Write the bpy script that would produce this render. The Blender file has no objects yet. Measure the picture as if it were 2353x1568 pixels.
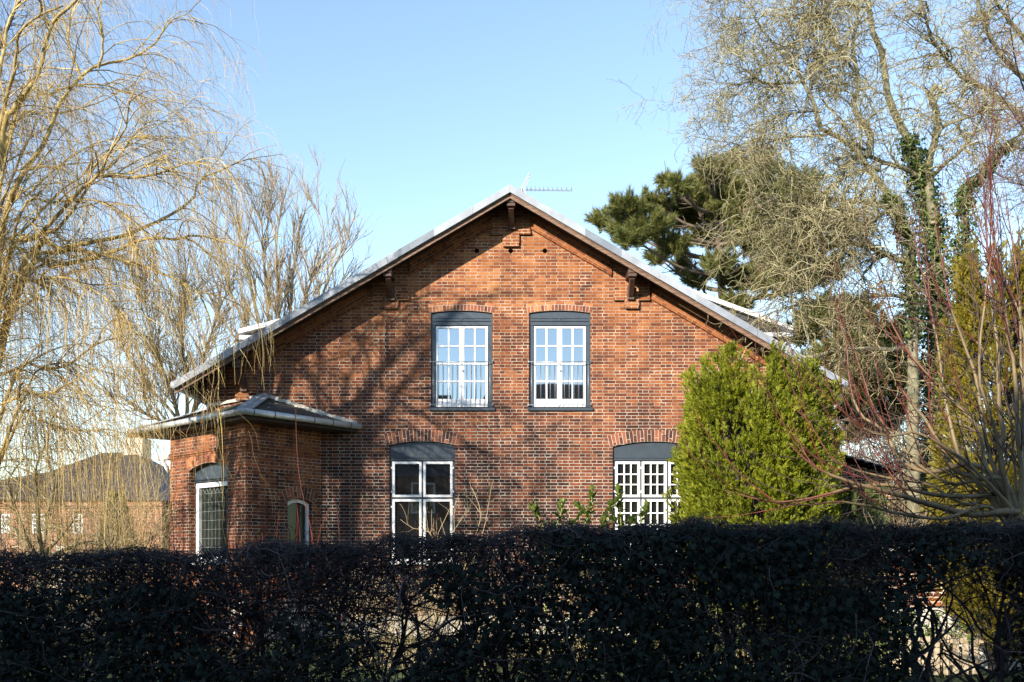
import bpy, math, random
import numpy as np
from mathutils import Vector
from mathutils.geometry import tessellate_polygon

random.seed(7)
rng = np.random.default_rng(11)
sc = bpy.context.scene
COL = sc.collection
R_ = math.radians

# ------------------------------------------------------------------ camera, sky, sun, exposure
D = 20.8                 # camera to facade
EYE = 1.65
F = 2288.0               # focal length in photo units (2353 wide), i.e. a 35 mm lens
HZ = 1280.0              # eye level in photo units
cam_d = bpy.data.cameras.new('camera')
cam = bpy.data.objects.new('camera', cam_d)
COL.objects.link(cam)
cam.location = (0, -D, EYE)
cam.rotation_euler = (R_(90), 0, 0)
cam_d.sensor_width = 36
cam_d.lens = 36 * F / 2353
cam_d.shift_y = (HZ - 784) / 2353
cam_d.clip_end = 3000
cam_d.clip_start = 0.1
sc.camera = cam

SUN_AZ, SUN_EL = 36.0, 21.0
w = bpy.data.worlds.new('World')
sc.world = w
w.use_nodes = True
nt = w.node_tree
sky = nt.nodes.new('ShaderNodeTexSky')
sky.sky_type = 'NISHITA'
sky.sun_disc = False
sky.sun_elevation = R_(SUN_EL)
sky.sun_rotation = R_(180 + SUN_AZ)
sky.air_density = 1.0
sky.dust_density = 0.0
sky.ozone_density = 0.9
bg = nt.nodes['Background']
bg.inputs[1].default_value = 0.15
nt.links.new(sky.outputs[0], bg.inputs[0])

sl = bpy.data.lights.new('sun', 'SUN')
sl.energy = 4.6
sl.angle = R_(0.5)
sl.color = (1.0, 0.91, 0.78)
so = bpy.data.objects.new('sun', sl)
COL.objects.link(so)
Ld = Vector((math.sin(R_(SUN_AZ)) * math.cos(R_(SUN_EL)), math.cos(R_(SUN_AZ)) * math.cos(R_(SUN_EL)), -math.sin(R_(SUN_EL))))
so.rotation_euler = Ld.to_track_quat('-Z', 'Y').to_euler()
so.location = (-20, -40, 30)

sc.view_settings.view_transform = 'Standard'
sc.view_settings.look = 'None'
sc.view_settings.exposure = 1.15
sc.view_settings.gamma = 1
sc.cycles.max_bounces = 6
sc.cycles.diffuse_bounces = 2
sc.cycles.glossy_bounces = 3
sc.cycles.transparent_max_bounces = 8


def W(px, py, depth):
    """photo direction + real distance -> world point"""
    return np.array([(px - 1176.5) * depth / F, depth - D, EYE + (HZ - py) * depth / F])


def fu(px):
    return (px - 1176.5) / 110.0


def fv(py):
    return EYE + (HZ - py) / 110.0


# ------------------------------------------------------------------ object helpers
def tag(o, label=None, cat=None, group=None, kind=None):
    if label: o['label'] = label
    if cat: o['category'] = cat
    if group: o['group'] = group
    if kind: o['kind'] = kind
    return o


def empty(name, loc=(0, 0, 0), label=None, cat=None, group=None):
    o = bpy.data.objects.new(name, None)
    o.location = loc
    o.empty_display_size = 0.2
    COL.objects.link(o)
    return tag(o, label, cat, group)


def link(name, me, parent=None):
    o = bpy.data.objects.new(name, me)
    COL.objects.link(o)
    if parent is not None:
        o.parent = parent
        p = Vector((0, 0, 0)); q = parent
        while q is not None:
            p += q.location; q = q.parent
        o.location = -p
    return o


def fast_mesh(name, V, Fq, mat, parent=None, smooth=True):
    """V (n,3), Fq list of int arrays (m,k)"""
    me = bpy.data.meshes.new(name)
    V = np.asarray(V, np.float32)
    if not isinstance(Fq, list): Fq = [Fq]
    Fq = [f for f in Fq if len(f)]
    loops = np.concatenate([f.ravel() for f in Fq]).astype(np.int32)
    tot = np.concatenate([np.full(len(f), f.shape[1], np.int32) for f in Fq])
    start = np.concatenate([[0], np.cumsum(tot)[:-1]]).astype(np.int32)
    me.vertices.add(len(V)); me.vertices.foreach_set('co', V.ravel())
    me.loops.add(len(loops)); me.loops.foreach_set('vertex_index', loops)
    me.polygons.add(len(tot)); me.polygons.foreach_set('loop_start', start)
    me.polygons.foreach_set('loop_total', tot)
    if smooth: me.polygons.foreach_set('use_smooth', np.ones(len(tot), bool))
    me.update(calc_edges=True)
    me.validate()
    me.materials.append(mat)
    return link(name, me, parent)


class Frame:
    """o + u*U + v*V + n*N"""
    def __init__(s, o, U, V=(0, 0, 1), N=None):
        s.o = Vector(o); s.U = Vector(U).normalized(); s.V = Vector(V).normalized()
        s.N = Vector(N) if N is not None else s.U.cross(s.V)

    def p(s, u, v, n=0.0):
        return s.o + s.U * u + s.V * v + s.N * n


FAC = Frame((0, 0, 0), (1, 0, 0))     # facade frame, N = -Y


class G:
    def __init__(s): s.v = []; s.f = []

    def add(s, vs, fs):
        b = len(s.v)
        s.v += [tuple(p) for p in vs]
        s.f += [tuple(b + i for i in f) for f in fs]

    def fbox(s, fr, u0, u1, v0, v1, n0, n1):
        P = [fr.p(u, v, n) for n in (n0, n1) for v in (v0, v1) for u in (u0, u1)]
        s.add(P, [(0, 2, 3, 1), (4, 5, 7, 6), (0, 1, 5, 4), (2, 6, 7, 3), (0, 4, 6, 2), (1, 3, 7, 5)])

    def box(s, x0, x1, y0, y1, z0, z1):
        s.fbox(FAC, x0, x1, z0, z1, -y1, -y0)

    def prism(s, fr, poly, n0, n1):
        """poly CCW seen from outside (+N); n1 outer"""
        k = len(poly)
        P = [fr.p(u, v, n1) for u, v in poly] + [fr.p(u, v, n0) for u, v in poly]
        fs = [tuple(range(k)), tuple(range(2 * k - 1, k - 1, -1))]
        for i in range(k):
            j = (i + 1) % k
            fs.append((j, i, k + i, k + j))
        s.add(P, fs)

    def bar(s, a, b, w, h, up=(0, 0, 1)):
        a = Vector(a); b = Vector(b); t = (b - a).normalized()
        sd = t.cross(Vector(up))
        if sd.length < 1e-4: sd = t.cross(Vector((1, 0, 0)))
        sd.normalize(); u = sd.cross(t).normalized()
        P = [q + sd * x + u * y for q in (a, b) for x, y in ((-w / 2, -h / 2), (w / 2, -h / 2), (w / 2, h / 2), (-w / 2, h / 2))]
        s.add(P, [(3, 2, 1, 0), (4, 5, 6, 7), (0, 1, 5, 4), (1, 2, 6, 5), (2, 3, 7, 6), (3, 0, 4, 7)])

    def tube(s, pts, r, n=8, cap=True, a0=0, a1=2 * math.pi, up=(0, 0, 1)):
        pts = [Vector(p) for p in pts]; ring = []
        rr = r if isinstance(r, (list, tuple)) else [r] * len(pts)
        full = abs(a1 - a0 - 2 * math.pi) < 1e-4
        m = n if full else n + 1
        V = []
        for i, p in enumerate(pts):
            t = (pts[min(i + 1, len(pts) - 1)] - pts[max(i - 1, 0)]).normalized()
            sd = t.cross(Vector(up))
            if sd.length < 1e-3: sd = t.cross(Vector((1, 0, 0)))
            sd.normalize(); u = sd.cross(t)
            for k in range(m):
                a = a0 + (a1 - a0) * k / n
                V.append(p + (sd * math.cos(a) + u * math.sin(a)) * rr[i])
        fs = []
        for i in range(len(pts) - 1):
            for k in range(n):
                k2 = (k + 1) % m
                fs.append((i * m + k, i * m + k2, (i + 1) * m + k2, (i + 1) * m + k))
        if cap and full:
            fs += [tuple(range(m))[::-1], tuple((len(pts) - 1) * m + k for k in range(m))]
        s.add(V, fs)

    def build(s, name, mat, parent=None, uv=None, smooth=False, bevel=0):
        me = bpy.data.meshes.new(name)
        me.from_pydata(s.v, [], s.f)
        me.update()
        if uv is not None:
            L = me.uv_layers.new(name='UVMap')
            co = [v.co for v in me.vertices]
            for p in me.polygons:
                n = p.normal
                a = (abs(n.dot(uv.N)), abs(n.dot(uv.U)), abs(n.dot(uv.V)))
                k = a.index(max(a))
                for li in p.loop_indices:
                    q = co[me.loops[li].vertex_index] - uv.o
                    u, v, d = q.dot(uv.U), q.dot(uv.V), q.dot(uv.N)
                    L.data[li].uv = ((u, v), (d + 0.12, v), (u, d))[k]
        if smooth:
            for p in me.polygons: p.use_smooth = True
        me.materials.append(mat)
        o = link(name, me, parent)
        if bevel:
            b = o.modifiers.new('bevel', 'BEVEL'); b.width = bevel; b.segments = 1; b.limit_method = 'ANGLE'
        return o


def wall_panel(g, fr, outer, holes, depth, back=True):
    """flat wall with holes, front at n=0, reveals to n=-depth"""
    loops = [outer] + holes
    flat = [q for l in loops for q in l]
    tris = tessellate_polygon([[Vector((a, b, 0)) for a, b in l] for l in loops])
    V = [fr.p(a, b, 0) for a, b in flat] + [fr.p(a, b, -depth) for a, b in flat]
    n = len(flat); fs = []
    for t in tris:
        (ax, ay), (bx, by), (cx, cy) = (flat[i] for i in t)
        t = tuple(t) if (bx - ax) * (cy - ay) - (by - ay) * (cx - ax) > 0 else tuple(t)[::-1]
        fs.append(t); fs.append(tuple(n + i for i in t[::-1]))
    b = 0
    for li, l in enumerate(loops):
        k = len(l)
        area = sum(l[i][0] * l[(i + 1) % k][1] - l[(i + 1) % k][0] * l[i][1] for i in range(k))
        ccw = area > 0
        for i in range(k):
            j = (i + 1) % k
            q = (b + j, b + i, n + b + i, n + b + j)
            if (ccw and li) or (not ccw and not li): q = q[::-1]
            fs.append(q)
        b += k
    g.add(V, fs)


def arch_poly(u0, u1, v0, vs, vc, n=10):
    """opening outline CCW: bottom v0, springing vs, crown vc"""
    pts = [(u0, v0), (u1, v0)]
    for i in range(n + 1):
        t = i / n
        u = u1 + (u0 - u1) * t
        pts.append((u, vs + (vc - vs) * (1 - (2 * t - 1) ** 2)))
    return pts


# ------------------------------------------------------------------ materials
def nodes(name):
    m = bpy.data.materials.new(name); m.use_nodes = True
    return m, m.node_tree, m.node_tree.nodes['Principled BSDF']


def N(nt, t, **kw):
    n = nt.nodes.new(t)
    for k, v in kw.items():
        if k == 'op': n.operation = v
        else: setattr(n, k, v)
    return n


def ramp(nt, fac, stops):
    r = nt.nodes.new('ShaderNodeValToRGB')
    e = r.color_ramp.elements
    while len(e) < len(stops): e.new(0.5)
    for i, (p, c) in enumerate(stops):
        e[i].position = p; e[i].color = (*c, 1)
    nt.links.new(fac, r.inputs[0])
    return r.outputs[0]


def noise(nt, scale, detail=4, rough=0.6, vec=None, obj=True):
    t = nt.nodes.new('ShaderNodeTexNoise')
    t.inputs['Scale'].default_value = scale; t.inputs['Detail'].default_value = detail
    t.inputs['Roughness'].default_value = rough
    if vec is None:
        c = nt.nodes.new('ShaderNodeTexCoord'); vec = c.outputs['Object']
    nt.links.new(vec, t.inputs['Vector'])
    return t.outputs['Fac']


def math_(nt, op, a, b=None, clamp=False):
    n = nt.nodes.new('ShaderNodeMath'); n.operation = op; n.use_clamp = clamp
    for i, x in enumerate((a, b)):
        if x is None: continue
        if isinstance(x, (int, float)): n.inputs[i].default_value = x
        else: nt.links.new(x, n.inputs[i])
    return n.outputs[0]


def plain(name, c, rough=0.6, var=0.25, scale=6, metal=0.0, bump=0.0, bscale=40, stretch=None, spec=0.5):
    m, nt, b = nodes(name)
    vec = None
    if stretch:
        tc = nt.nodes.new('ShaderNodeTexCoord'); mp = nt.nodes.new('ShaderNodeMapping')
        mp.inputs['Scale'].default_value = stretch
        nt.links.new(tc.outputs['Object'], mp.inputs[0]); vec = mp.outputs[0]
    f = noise(nt, scale, vec=vec)
    lo = tuple(x * (1 - var) for x in c); hi = tuple(min(1, x * (1 + var)) for x in c)
    nt.links.new(ramp(nt, f, [(0.3, lo), (0.7, hi)]), b.inputs['Base Color'])
    b.inputs['Roughness'].default_value = rough
    b.inputs['Metallic'].default_value = metal
    b.inputs['Specular IOR Level'].default_value = spec
    if bump:
        bn = nt.nodes.new('ShaderNodeBump'); bn.inputs['Strength'].default_value = bump; bn.inputs['Distance'].default_value = 0.01
        nt.links.new(noise(nt, bscale, vec=vec), bn.inputs['Height']); nt.links.new(bn.outputs[0], b.inputs['Normal'])
    return m


def brick_mat(name, tone=0.0, grad=None, mortar=(0.44, 0.35, 0.26), mdark=(0.22, 0.16, 0.11), ms=0.0054, rowh=0.0667, bw=0.24, patches=0.0, squash=0.5, mlow=None):
    m, nt, b = nodes(name)
    uv = nt.nodes.new('ShaderNodeUVMap'); uv.uv_map = 'UVMap'
    vec = uv.outputs[0]
    wob = nt.nodes.new('ShaderNodeTexNoise'); wob.inputs['Scale'].default_value = 7; wob.inputs['Detail'].default_value = 2
    nt.links.new(vec, wob.inputs['Vector'])
    sub = N(nt, 'ShaderNodeVectorMath', op='SUBTRACT'); sub.inputs[1].default_value = (0.5, 0.5, 0.5)
    nt.links.new(wob.outputs['Color'], sub.inputs[0])
    scl = N(nt, 'ShaderNodeVectorMath', op='SCALE'); scl.inputs['Scale'].default_value = 0.012
    nt.links.new(sub.outputs[0], scl.inputs[0])
    addv = N(nt, 'ShaderNodeVectorMath', op='ADD')
    nt.links.new(vec, addv.inputs[0]); nt.links.new(scl.outputs[0], addv.inputs[1])
    br = nt.nodes.new('ShaderNodeTexBrick')
    br.offset = 0.25; br.offset_frequency = 2; br.squash = squash; br.squash_frequency = 2
    br.inputs['Color1'].default_value = (0, 0, 0, 1); br.inputs['Color2'].default_value = (1, 1, 1, 1)
    br.inputs['Mortar'].default_value = (0.5, 0.5, 0.5, 1)
    br.inputs['Scale'].default_value = 1.0
    br.inputs['Mortar Smooth'].default_value = 0.15
    br.inputs['Brick Width'].default_value = bw; br.inputs['Row Height'].default_value = rowh
    nt.links.new(addv.outputs[0], br.inputs['Vector'])
    big = noise(nt, 0.9, 4, 0.65, vec)
    if patches:
        pm = nt.nodes.new('ShaderNodeMapRange'); pm.inputs[1].default_value = 0.56; pm.inputs[2].default_value = 0.72
        pm.inputs[3].default_value = ms; pm.inputs[4].default_value = ms + patches
        pn = noise(nt, 2.3, 3, 0.6, vec)
        nt.links.new(pn, pm.inputs[0]); nt.links.new(pm.outputs[0], br.inputs['Mortar Size'])
    else:
        br.inputs['Mortar Size'].default_value = ms
    sx = nt.nodes.new('ShaderNodeSeparateXYZ'); nt.links.new(vec, sx.inputs[0])
    mps = nt.nodes.new('ShaderNodeMapping'); mps.inputs['Scale'].default_value = (2.6, 0.35, 1)
    nt.links.new(vec, mps.inputs[0]); streak = noise(nt, 1.0, 4, 0.6, mps.outputs[0])
    rnd = math_(nt, 'MULTIPLY', br.outputs['Color'], 0.40)
    t = math_(nt, 'ADD', rnd, math_(nt, 'MULTIPLY', math_(nt, 'SUBTRACT', big, 0.5), 1.0))
    t = math_(nt, 'ADD', t, math_(nt, 'MULTIPLY', math_(nt, 'SUBTRACT', streak, 0.5), 0.55))
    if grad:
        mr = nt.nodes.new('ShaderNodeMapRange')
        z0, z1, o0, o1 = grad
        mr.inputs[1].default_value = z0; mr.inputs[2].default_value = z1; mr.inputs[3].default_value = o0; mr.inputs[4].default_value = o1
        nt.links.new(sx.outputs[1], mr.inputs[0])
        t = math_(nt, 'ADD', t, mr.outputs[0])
    fine = noise(nt, 28, 3, 0.7, vec)
    t = math_(nt, 'ADD', t, math_(nt, 'MULTIPLY', math_(nt, 'SUBTRACT', fine, 0.5), 0.35))
    t = math_(nt, 'ADD', t, 0.27 + tone, clamp=True)
    colr = ramp(nt, t, [(0.0, (0.018, 0.009, 0.007)), (0.2, (0.050, 0.019, 0.012)), (0.42, (0.122, 0.037, 0.018)),
                        (0.62, (0.21, 0.066, 0.024)), (0.82, (0.30, 0.105, 0.035)), (1.0, (0.36, 0.15, 0.055))])
    mcol = ramp(nt, noise(nt, 3.0, 4, 0.6, vec), [(0.38, mdark), (0.6, mortar)])
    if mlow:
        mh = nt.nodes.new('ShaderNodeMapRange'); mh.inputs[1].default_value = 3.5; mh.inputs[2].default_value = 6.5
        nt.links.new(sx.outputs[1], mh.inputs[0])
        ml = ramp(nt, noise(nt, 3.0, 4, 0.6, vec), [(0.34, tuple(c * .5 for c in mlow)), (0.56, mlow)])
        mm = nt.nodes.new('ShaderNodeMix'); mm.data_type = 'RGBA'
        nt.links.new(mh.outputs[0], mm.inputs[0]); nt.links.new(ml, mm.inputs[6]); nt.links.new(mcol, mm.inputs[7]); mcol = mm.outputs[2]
    mix = nt.nodes.new('ShaderNodeMix'); mix.data_type = 'RGBA'
    nt.links.new(br.outputs['Fac'], mix.inputs[0]); nt.links.new(colr, mix.inputs[6]); nt.links.new(mcol, mix.inputs[7])
    nt.links.new(mix.outputs[2], b.inputs['Base Color'])
    b.inputs['Roughness'].default_value = 0.85; b.inputs['Specular IOR Level'].default_value = 0.2
    bn = nt.nodes.new('ShaderNodeBump'); bn.inputs['Strength'].default_value = 0.5; bn.inputs['Distance'].default_value = 0.006
    h = math_(nt, 'ADD', math_(nt, 'SUBTRACT', 1.0, br.outputs['Fac']), math_(nt, 'MULTIPLY', fine, 0.5))
    nt.links.new(h, bn.inputs['Height']); nt.links.new(bn.outputs[0], b.inputs['Normal'])
    return m


def island_mat(name, stops, rough=0.6, trans=0.0, tcol=None, spec=0.3, nscale=1.5, namp=0.5):
    m, nt, b = nodes(name)
    ge = nt.nodes.new('ShaderNodeNewGeometry')
    t = ge.outputs['Random Per Island']
    t = math_(nt, 'ADD', math_(nt, 'MULTIPLY', t, 1 - namp), math_(nt, 'MULTIPLY', noise(nt, nscale, 3), namp))
    c = ramp(nt, t, stops)
    nt.links.new(c, b.inputs['Base Color'])
    b.inputs['Roughness'].default_value = rough; b.inputs['Specular IOR Level'].default_value = spec
    if trans:
        tr = nt.nodes.new('ShaderNodeBsdfTranslucent'); nt.links.new(c, tr.inputs[0])
        mx = nt.nodes.new('ShaderNodeMixShader'); mx.inputs[0].default_value = trans
        out = nt.nodes['Material Output']
        nt.links.new(b.outputs[0], mx.inputs[1]); nt.links.new(tr.outputs[0], mx.inputs[2]); nt.links.new(mx.outputs[0], out.inputs[0])
    return m


def glass_mat(name, fac, tint=(0.9, 0.95, 1.0), dark=(0.012, 0.013, 0.014)):
    m, nt, b = nodes(name)
    nt.nodes.remove(b)
    gl = nt.nodes.new('ShaderNodeBsdfGlossy'); gl.inputs['Color'].default_value = (*tint, 1); gl.inputs['Roughness'].default_value = 0.015
    bn = nt.nodes.new('ShaderNodeBump'); bn.inputs['Strength'].default_value = 0.02; bn.inputs['Distance'].default_value = 0.02
    nt.links.new(noise(nt, 1.8, 1), bn.inputs['Height']); nt.links.new(bn.outputs[0], gl.inputs['Normal'])
    df = nt.nodes.new('ShaderNodeBsdfDiffuse'); df.inputs['Color'].default_value = (*dark, 1)
    mx = nt.nodes.new('ShaderNodeMixShader'); mx.inputs[0].default_value = fac
    nt.links.new(df.outputs[0], mx.inputs[1]); nt.links.new(gl.outputs[0], mx.inputs[2])
    nt.links.new(mx.outputs[0], nt.nodes['Material Output'].inputs[0])
    return m


M = {}
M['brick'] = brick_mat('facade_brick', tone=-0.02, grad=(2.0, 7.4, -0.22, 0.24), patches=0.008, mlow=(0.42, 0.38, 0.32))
M['brick_bay'] = brick_mat('bay_brick', tone=0.0, grad=(2.4, 4.0, -0.12, 0.12), mortar=(0.5, 0.42, 0.33), mdark=(0.16, 0.10, 0.07), ms=0.005)
M['brick_rake'] = brick_mat('rake_brick', tone=0.16, mortar=(0.40, 0.26, 0.15), mdark=(0.25, 0.13, 0.07), ms=0.005)
M['brick_corbel'] = brick_mat('corbel_brick', tone=0.15, mortar=(0.5, 0.40, 0.28), ms=0.005)
M['brick_far'] = brick_mat('neighbour_brick', tone=0.25, mortar=(0.6, 0.45, 0.33), mdark=(0.4, 0.28, 0.2), ms=0.008)
M['brick_street'] = brick_mat('street_brick', tone=-0.1)
M['brick_garden'] = brick_mat('garden_wall_brick', tone=0.12, mortar=(0.7, 0.62, 0.5), mdark=(0.5, 0.42, 0.32), ms=0.008)
M['arch'] = island_mat('arch_brick', [(0.2, (0.10, 0.035, 0.022)), (0.45, (0.24, 0.08, 0.04)), (0.6, (0.36, 0.13, 0.055)), (0.8, (0.48, 0.20, 0.08))], 0.85, nscale=14, namp=0.45, spec=0.2)
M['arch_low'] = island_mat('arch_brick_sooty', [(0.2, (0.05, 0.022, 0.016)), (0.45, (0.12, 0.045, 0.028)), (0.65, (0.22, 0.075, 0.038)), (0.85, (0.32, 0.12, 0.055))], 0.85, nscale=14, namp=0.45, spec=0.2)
M['mortar'] = plain('lime_mortar', (0.58, 0.53, 0.45), 0.9, 0.25, 9)
M['zinc'] = island_mat('weathered_zinc', [(0.3, (0.16, 0.18, 0.21)), (0.5, (0.235, 0.255, 0.285)), (0.7, (0.33, 0.35, 0.375))], 0.42, nscale=3, namp=0.65)
M['zinc_plain'] = plain('weathered_zinc', (0.36, 0.39, 0.43), 0.45, 0.22, 5, metal=0.55, stretch=(3, 3, 1.2))
M['zinc_gutter'] = plain('gutter_zinc', (0.50, 0.51, 0.50), 0.45, 0.2, 4, metal=0.3)
M['strap'] = plain('gutter_strap', (0.10, 0.10, 0.09), 0.6)
M['wood'] = plain('brown_timber', (0.075, 0.036, 0.024), 0.6, 0.45, 6, bump=0.3, stretch=(6, 6, 1.2))
M['board'] = plain('weathered_bargeboard', (0.17, 0.10, 0.065), 0.75, 0.55, 4, bump=0.3, stretch=(1, 3, 8))
M['soffit'] = plain('soffit_board', (0.035, 0.02, 0.015), 0.7, 0.4, 5)
M['felt'] = plain('roof_felt', (0.055, 0.052, 0.05), 0.9, 0.35, 3, bump=0.4)
M['slate_frame'] = plain('slate_blue_paint', (0.042, 0.055, 0.070), 0.38, 0.14, 8)
M['white'] = plain('white_paint', (0.80, 0.80, 0.80), 0.4, 0.05, 9)
M['white_trim'] = plain('white_board', (0.78, 0.78, 0.76), 0.5, 0.08, 3)
M['galv'] = plain('galvanised_steel', (0.30, 0.32, 0.35), 0.4, 0.1, 20, metal=0.5)
M['glass_sky'] = glass_mat('double_glazing', 0.36)
M['glass_dark'] = glass_mat('old_glass', 0.16)
M['glass_lead'] = glass_mat('leaded_glass', 0.05, (0.85, 0.95, 0.85), (0.02, 0.024, 0.02))
M['glass_bay'] = glass_mat('narrow_window_glass', 0.02, (0.85, 0.95, 0.85), (0.02, 0.026, 0.024))
M['lead'] = plain('lead_came', (0.22, 0.24, 0.23), 0.5, 0.1)
M['plinth'] = plain('pale_render', (0.52, 0.49, 0.43), 0.9, 0.2, 3, bump=0.2)
M['hole'] = plain('vent_dark', (0.03, 0.014, 0.01), 0.9)
M['slates'] = plain('dark_slates', (0.045, 0.042, 0.045), 0.6, 0.4, 9, stretch=(2, 2, 10), bump=0.4)
M['cream'] = plain('cream_render', (0.62, 0.55, 0.43), 0.9, 0.12, 2)
M['pot'] = plain('clay_pot', (0.22, 0.10, 0.06), 0.8)
M['wood_pale'] = plain('pale_weathered_wood', (0.42, 0.33, 0.22), 0.8, 0.25, 6, stretch=(6, 6, 1))
M['asphalt'] = plain('asphalt', (0.05, 0.05, 0.052), 0.9, 0.25, 30, bump=0.4, bscale=200)
M['stone'] = plain('pale_paving', (0.22, 0.21, 0.19), 0.85, 0.2, 4)
M['willow_bark'] = plain('willow_bark', (0.34, 0.25, 0.09), 0.85, 0.5, 5, bump=0.6, bscale=25)
M['willow_twig'] = island_mat('willow_twig', [(0.25, (0.17, 0.10, 0.035)), (0.45, (0.42, 0.28, 0.085)), (0.62, (0.58, 0.42, 0.13)), (0.8, (0.56, 0.45, 0.27))], 0.6, nscale=0.8, namp=0.35)
M['dark_twig'] = island_mat('dark_twig', [(0.2, (0.045, 0.03, 0.022)), (0.6, (0.11, 0.075, 0.05)), (0.9, (0.17, 0.13, 0.09))], 0.7)
M['lichen_bark'] = plain('lichen_bark', (0.17, 0.155, 0.095), 0.9, 0.6, 4.5, bump=0.6, bscale=30)
M['lichen_twig'] = island_mat('lichen_twig', [(0.2, (0.13, 0.10, 0.05)), (0.5, (0.27, 0.23, 0.12)), (0.75, (0.40, 0.36, 0.20)), (0.95, (0.46, 0.42, 0.30))], 0.75, nscale=0.9, namp=0.35)
M['up_bark'] = plain('olive_bark', (0.26, 0.21, 0.12), 0.9, 0.4, 4)
M['up_twig'] = island_mat('olive_twig', [(0.2, (0.12, 0.085, 0.055)), (0.5, (0.30, 0.225, 0.13)), (0.8, (0.42, 0.32, 0.18))], 0.7)
M['red_twig'] = island_mat('red_shoot', [(0.2, (0.09, 0.018, 0.014)), (0.6, (0.14, 0.034, 0.024)), (0.9, (0.20, 0.085, 0.045))], 0.45)
M['tan_stem'] = plain('tan_stem', (0.175, 0.125, 0.062), 0.6, 0.4, 5, bump=0.3)
M['straw_twig'] = island_mat('straw_twig', [(0.2, (0.20, 0.13, 0.06)), (0.5, (0.40, 0.30, 0.16)), (0.8, (0.55, 0.45, 0.27))], 0.7)
M['brown_twig'] = island_mat('brown_twig', [(0.2, (0.09, 0.055, 0.04)), (0.5, (0.19, 0.125, 0.09)), (0.85, (0.30, 0.21, 0.16))], 0.8)
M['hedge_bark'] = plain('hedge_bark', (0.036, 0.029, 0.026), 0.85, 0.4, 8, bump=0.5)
M['hedge_twig'] = island_mat('hedge_twig', [(0.2, (0.014, 0.010, 0.010)), (0.55, (0.036, 0.028, 0.027)), (0.85, (0.13, 0.11, 0.11))], 0.7)  # hedge twigs and bark near-black, the hedge's shade put into their colour
M['ivy_shade'] = island_mat('shaded_ivy_leaf', [(0.2, (0.004, 0.008, 0.005)), (0.55, (0.007, 0.014, 0.009)), (0.85, (0.020, 0.028, 0.015))], 0.5, spec=0.14)  # far darker than the tree ivy: the hedge's shade is in the leaf colour
M['ivy_lit'] = island_mat('tree_ivy_leaf', [(0.2, (0.03, 0.05, 0.010)), (0.55, (0.07, 0.11, 0.020)), (0.8, (0.14, 0.18, 0.035)), (0.95, (0.28, 0.27, 0.07))], 0.4, trans=0.2)
M['juniper'] = island_mat('juniper_spray', [(0.2, (0.055, 0.08, 0.006)), (0.5, (0.175, 0.205, 0.012)), (0.8, (0.34, 0.335, 0.020)), (0.95, (0.46, 0.38, 0.05))], 0.6, trans=0.3, nscale=2.5, namp=0.5)
M['gold'] = island_mat('golden_cypress', [(0.2, (0.08, 0.075, 0.008)), (0.5, (0.19, 0.155, 0.014)), (0.8, (0.33, 0.25, 0.025))], 0.6, trans=0.3, nscale=3, namp=0.5)
M['pine'] = island_mat('pine_needle', [(0.2, (0.045, 0.06, 0.016)), (0.5, (0.14, 0.155, 0.04)), (0.75, (0.27, 0.25, 0.075)), (0.93, (0.38, 0.27, 0.10))], 0.5, trans=0.25, nscale=0.8)
M['pine_bark'] = plain('pine_bark', (0.13, 0.095, 0.065), 0.9, 0.4, 5, bump=0.6)
M['young_pine'] = island_mat('young_pine_needle', [(0.2, (0.03, 0.05, 0.014)), (0.5, (0.085, 0.12, 0.03)), (0.85, (0.18, 0.21, 0.06))], 0.55, trans=0.1)
M['laurel'] = island_mat('laurel_leaf', [(0.2, (0.04, 0.075, 0.012)), (0.5, (0.10, 0.16, 0.025)), (0.85, (0.24, 0.28, 0.06))], 0.3, trans=0.25, nscale=4)
M['laurel_stem'] = plain('laurel_stem', (0.35, 0.36, 0.12), 0.5)
M['rust'] = island_mat('rust_leaf', [(0.2, (0.14, 0.04, 0.015)), (0.6, (0.32, 0.10, 0.035)), (0.9, (0.5, 0.22, 0.09))], 0.7, trans=0.25)
M['green_shrub'] = island_mat('green_shrub_leaf', [(0.2, (0.05, 0.08, 0.02)), (0.6, (0.12, 0.17, 0.045)), (0.9, (0.22, 0.27, 0.09))], 0.6, trans=0.25)
M['birch'] = plain('birch_bark', (0.65, 0.62, 0.56), 0.7, 0.35, 6, stretch=(1, 1, 4))

# lichen and moss on the felt of the bay roof
def felt_lichen():
    m, nt, b = nodes('lichened_felt')
    tc = nt.nodes.new('ShaderNodeTexCoord')
    base = ramp(nt, noise(nt, 5), [(0.3, (0.022, 0.021, 0.021)), (0.7, (0.06, 0.055, 0.05))])
    vo = nt.nodes.new('ShaderNodeTexVoronoi'); vo.inputs['Scale'].default_value = 7.0
    nt.links.new(tc.outputs['Object'], vo.inputs['Vector'])
    sp = math_(nt, 'LESS_THAN', vo.outputs['Distance'], 0.2)
    sp = math_(nt, 'MULTIPLY', sp, math_(nt, 'GREATER_THAN', noise(nt, 1.7), 0.52))
    mix = nt.nodes.new('ShaderNodeMix'); mix.data_type = 'RGBA'
    nt.links.new(sp, mix.inputs[0]); nt.links.new(base, mix.inputs[6]); mix.inputs[7].default_value = (0.42, 0.42, 0.36, 1)
    mo = math_(nt, 'GREATER_THAN', noise(nt, 1.1, 5), 0.60)
    mix2 = nt.nodes.new('ShaderNodeMix'); mix2.data_type = 'RGBA'
    nt.links.new(mo, mix2.inputs[0]); nt.links.new(mix.outputs[2], mix2.inputs[6]); mix2.inputs[7].default_value = (0.07, 0.075, 0.015, 1)
    nt.links.new(mix2.outputs[2], b.inputs['Base Color']); b.inputs['Roughness'].default_value = 0.9
    return m
M['felt_lichen'] = felt_lichen()


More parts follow.
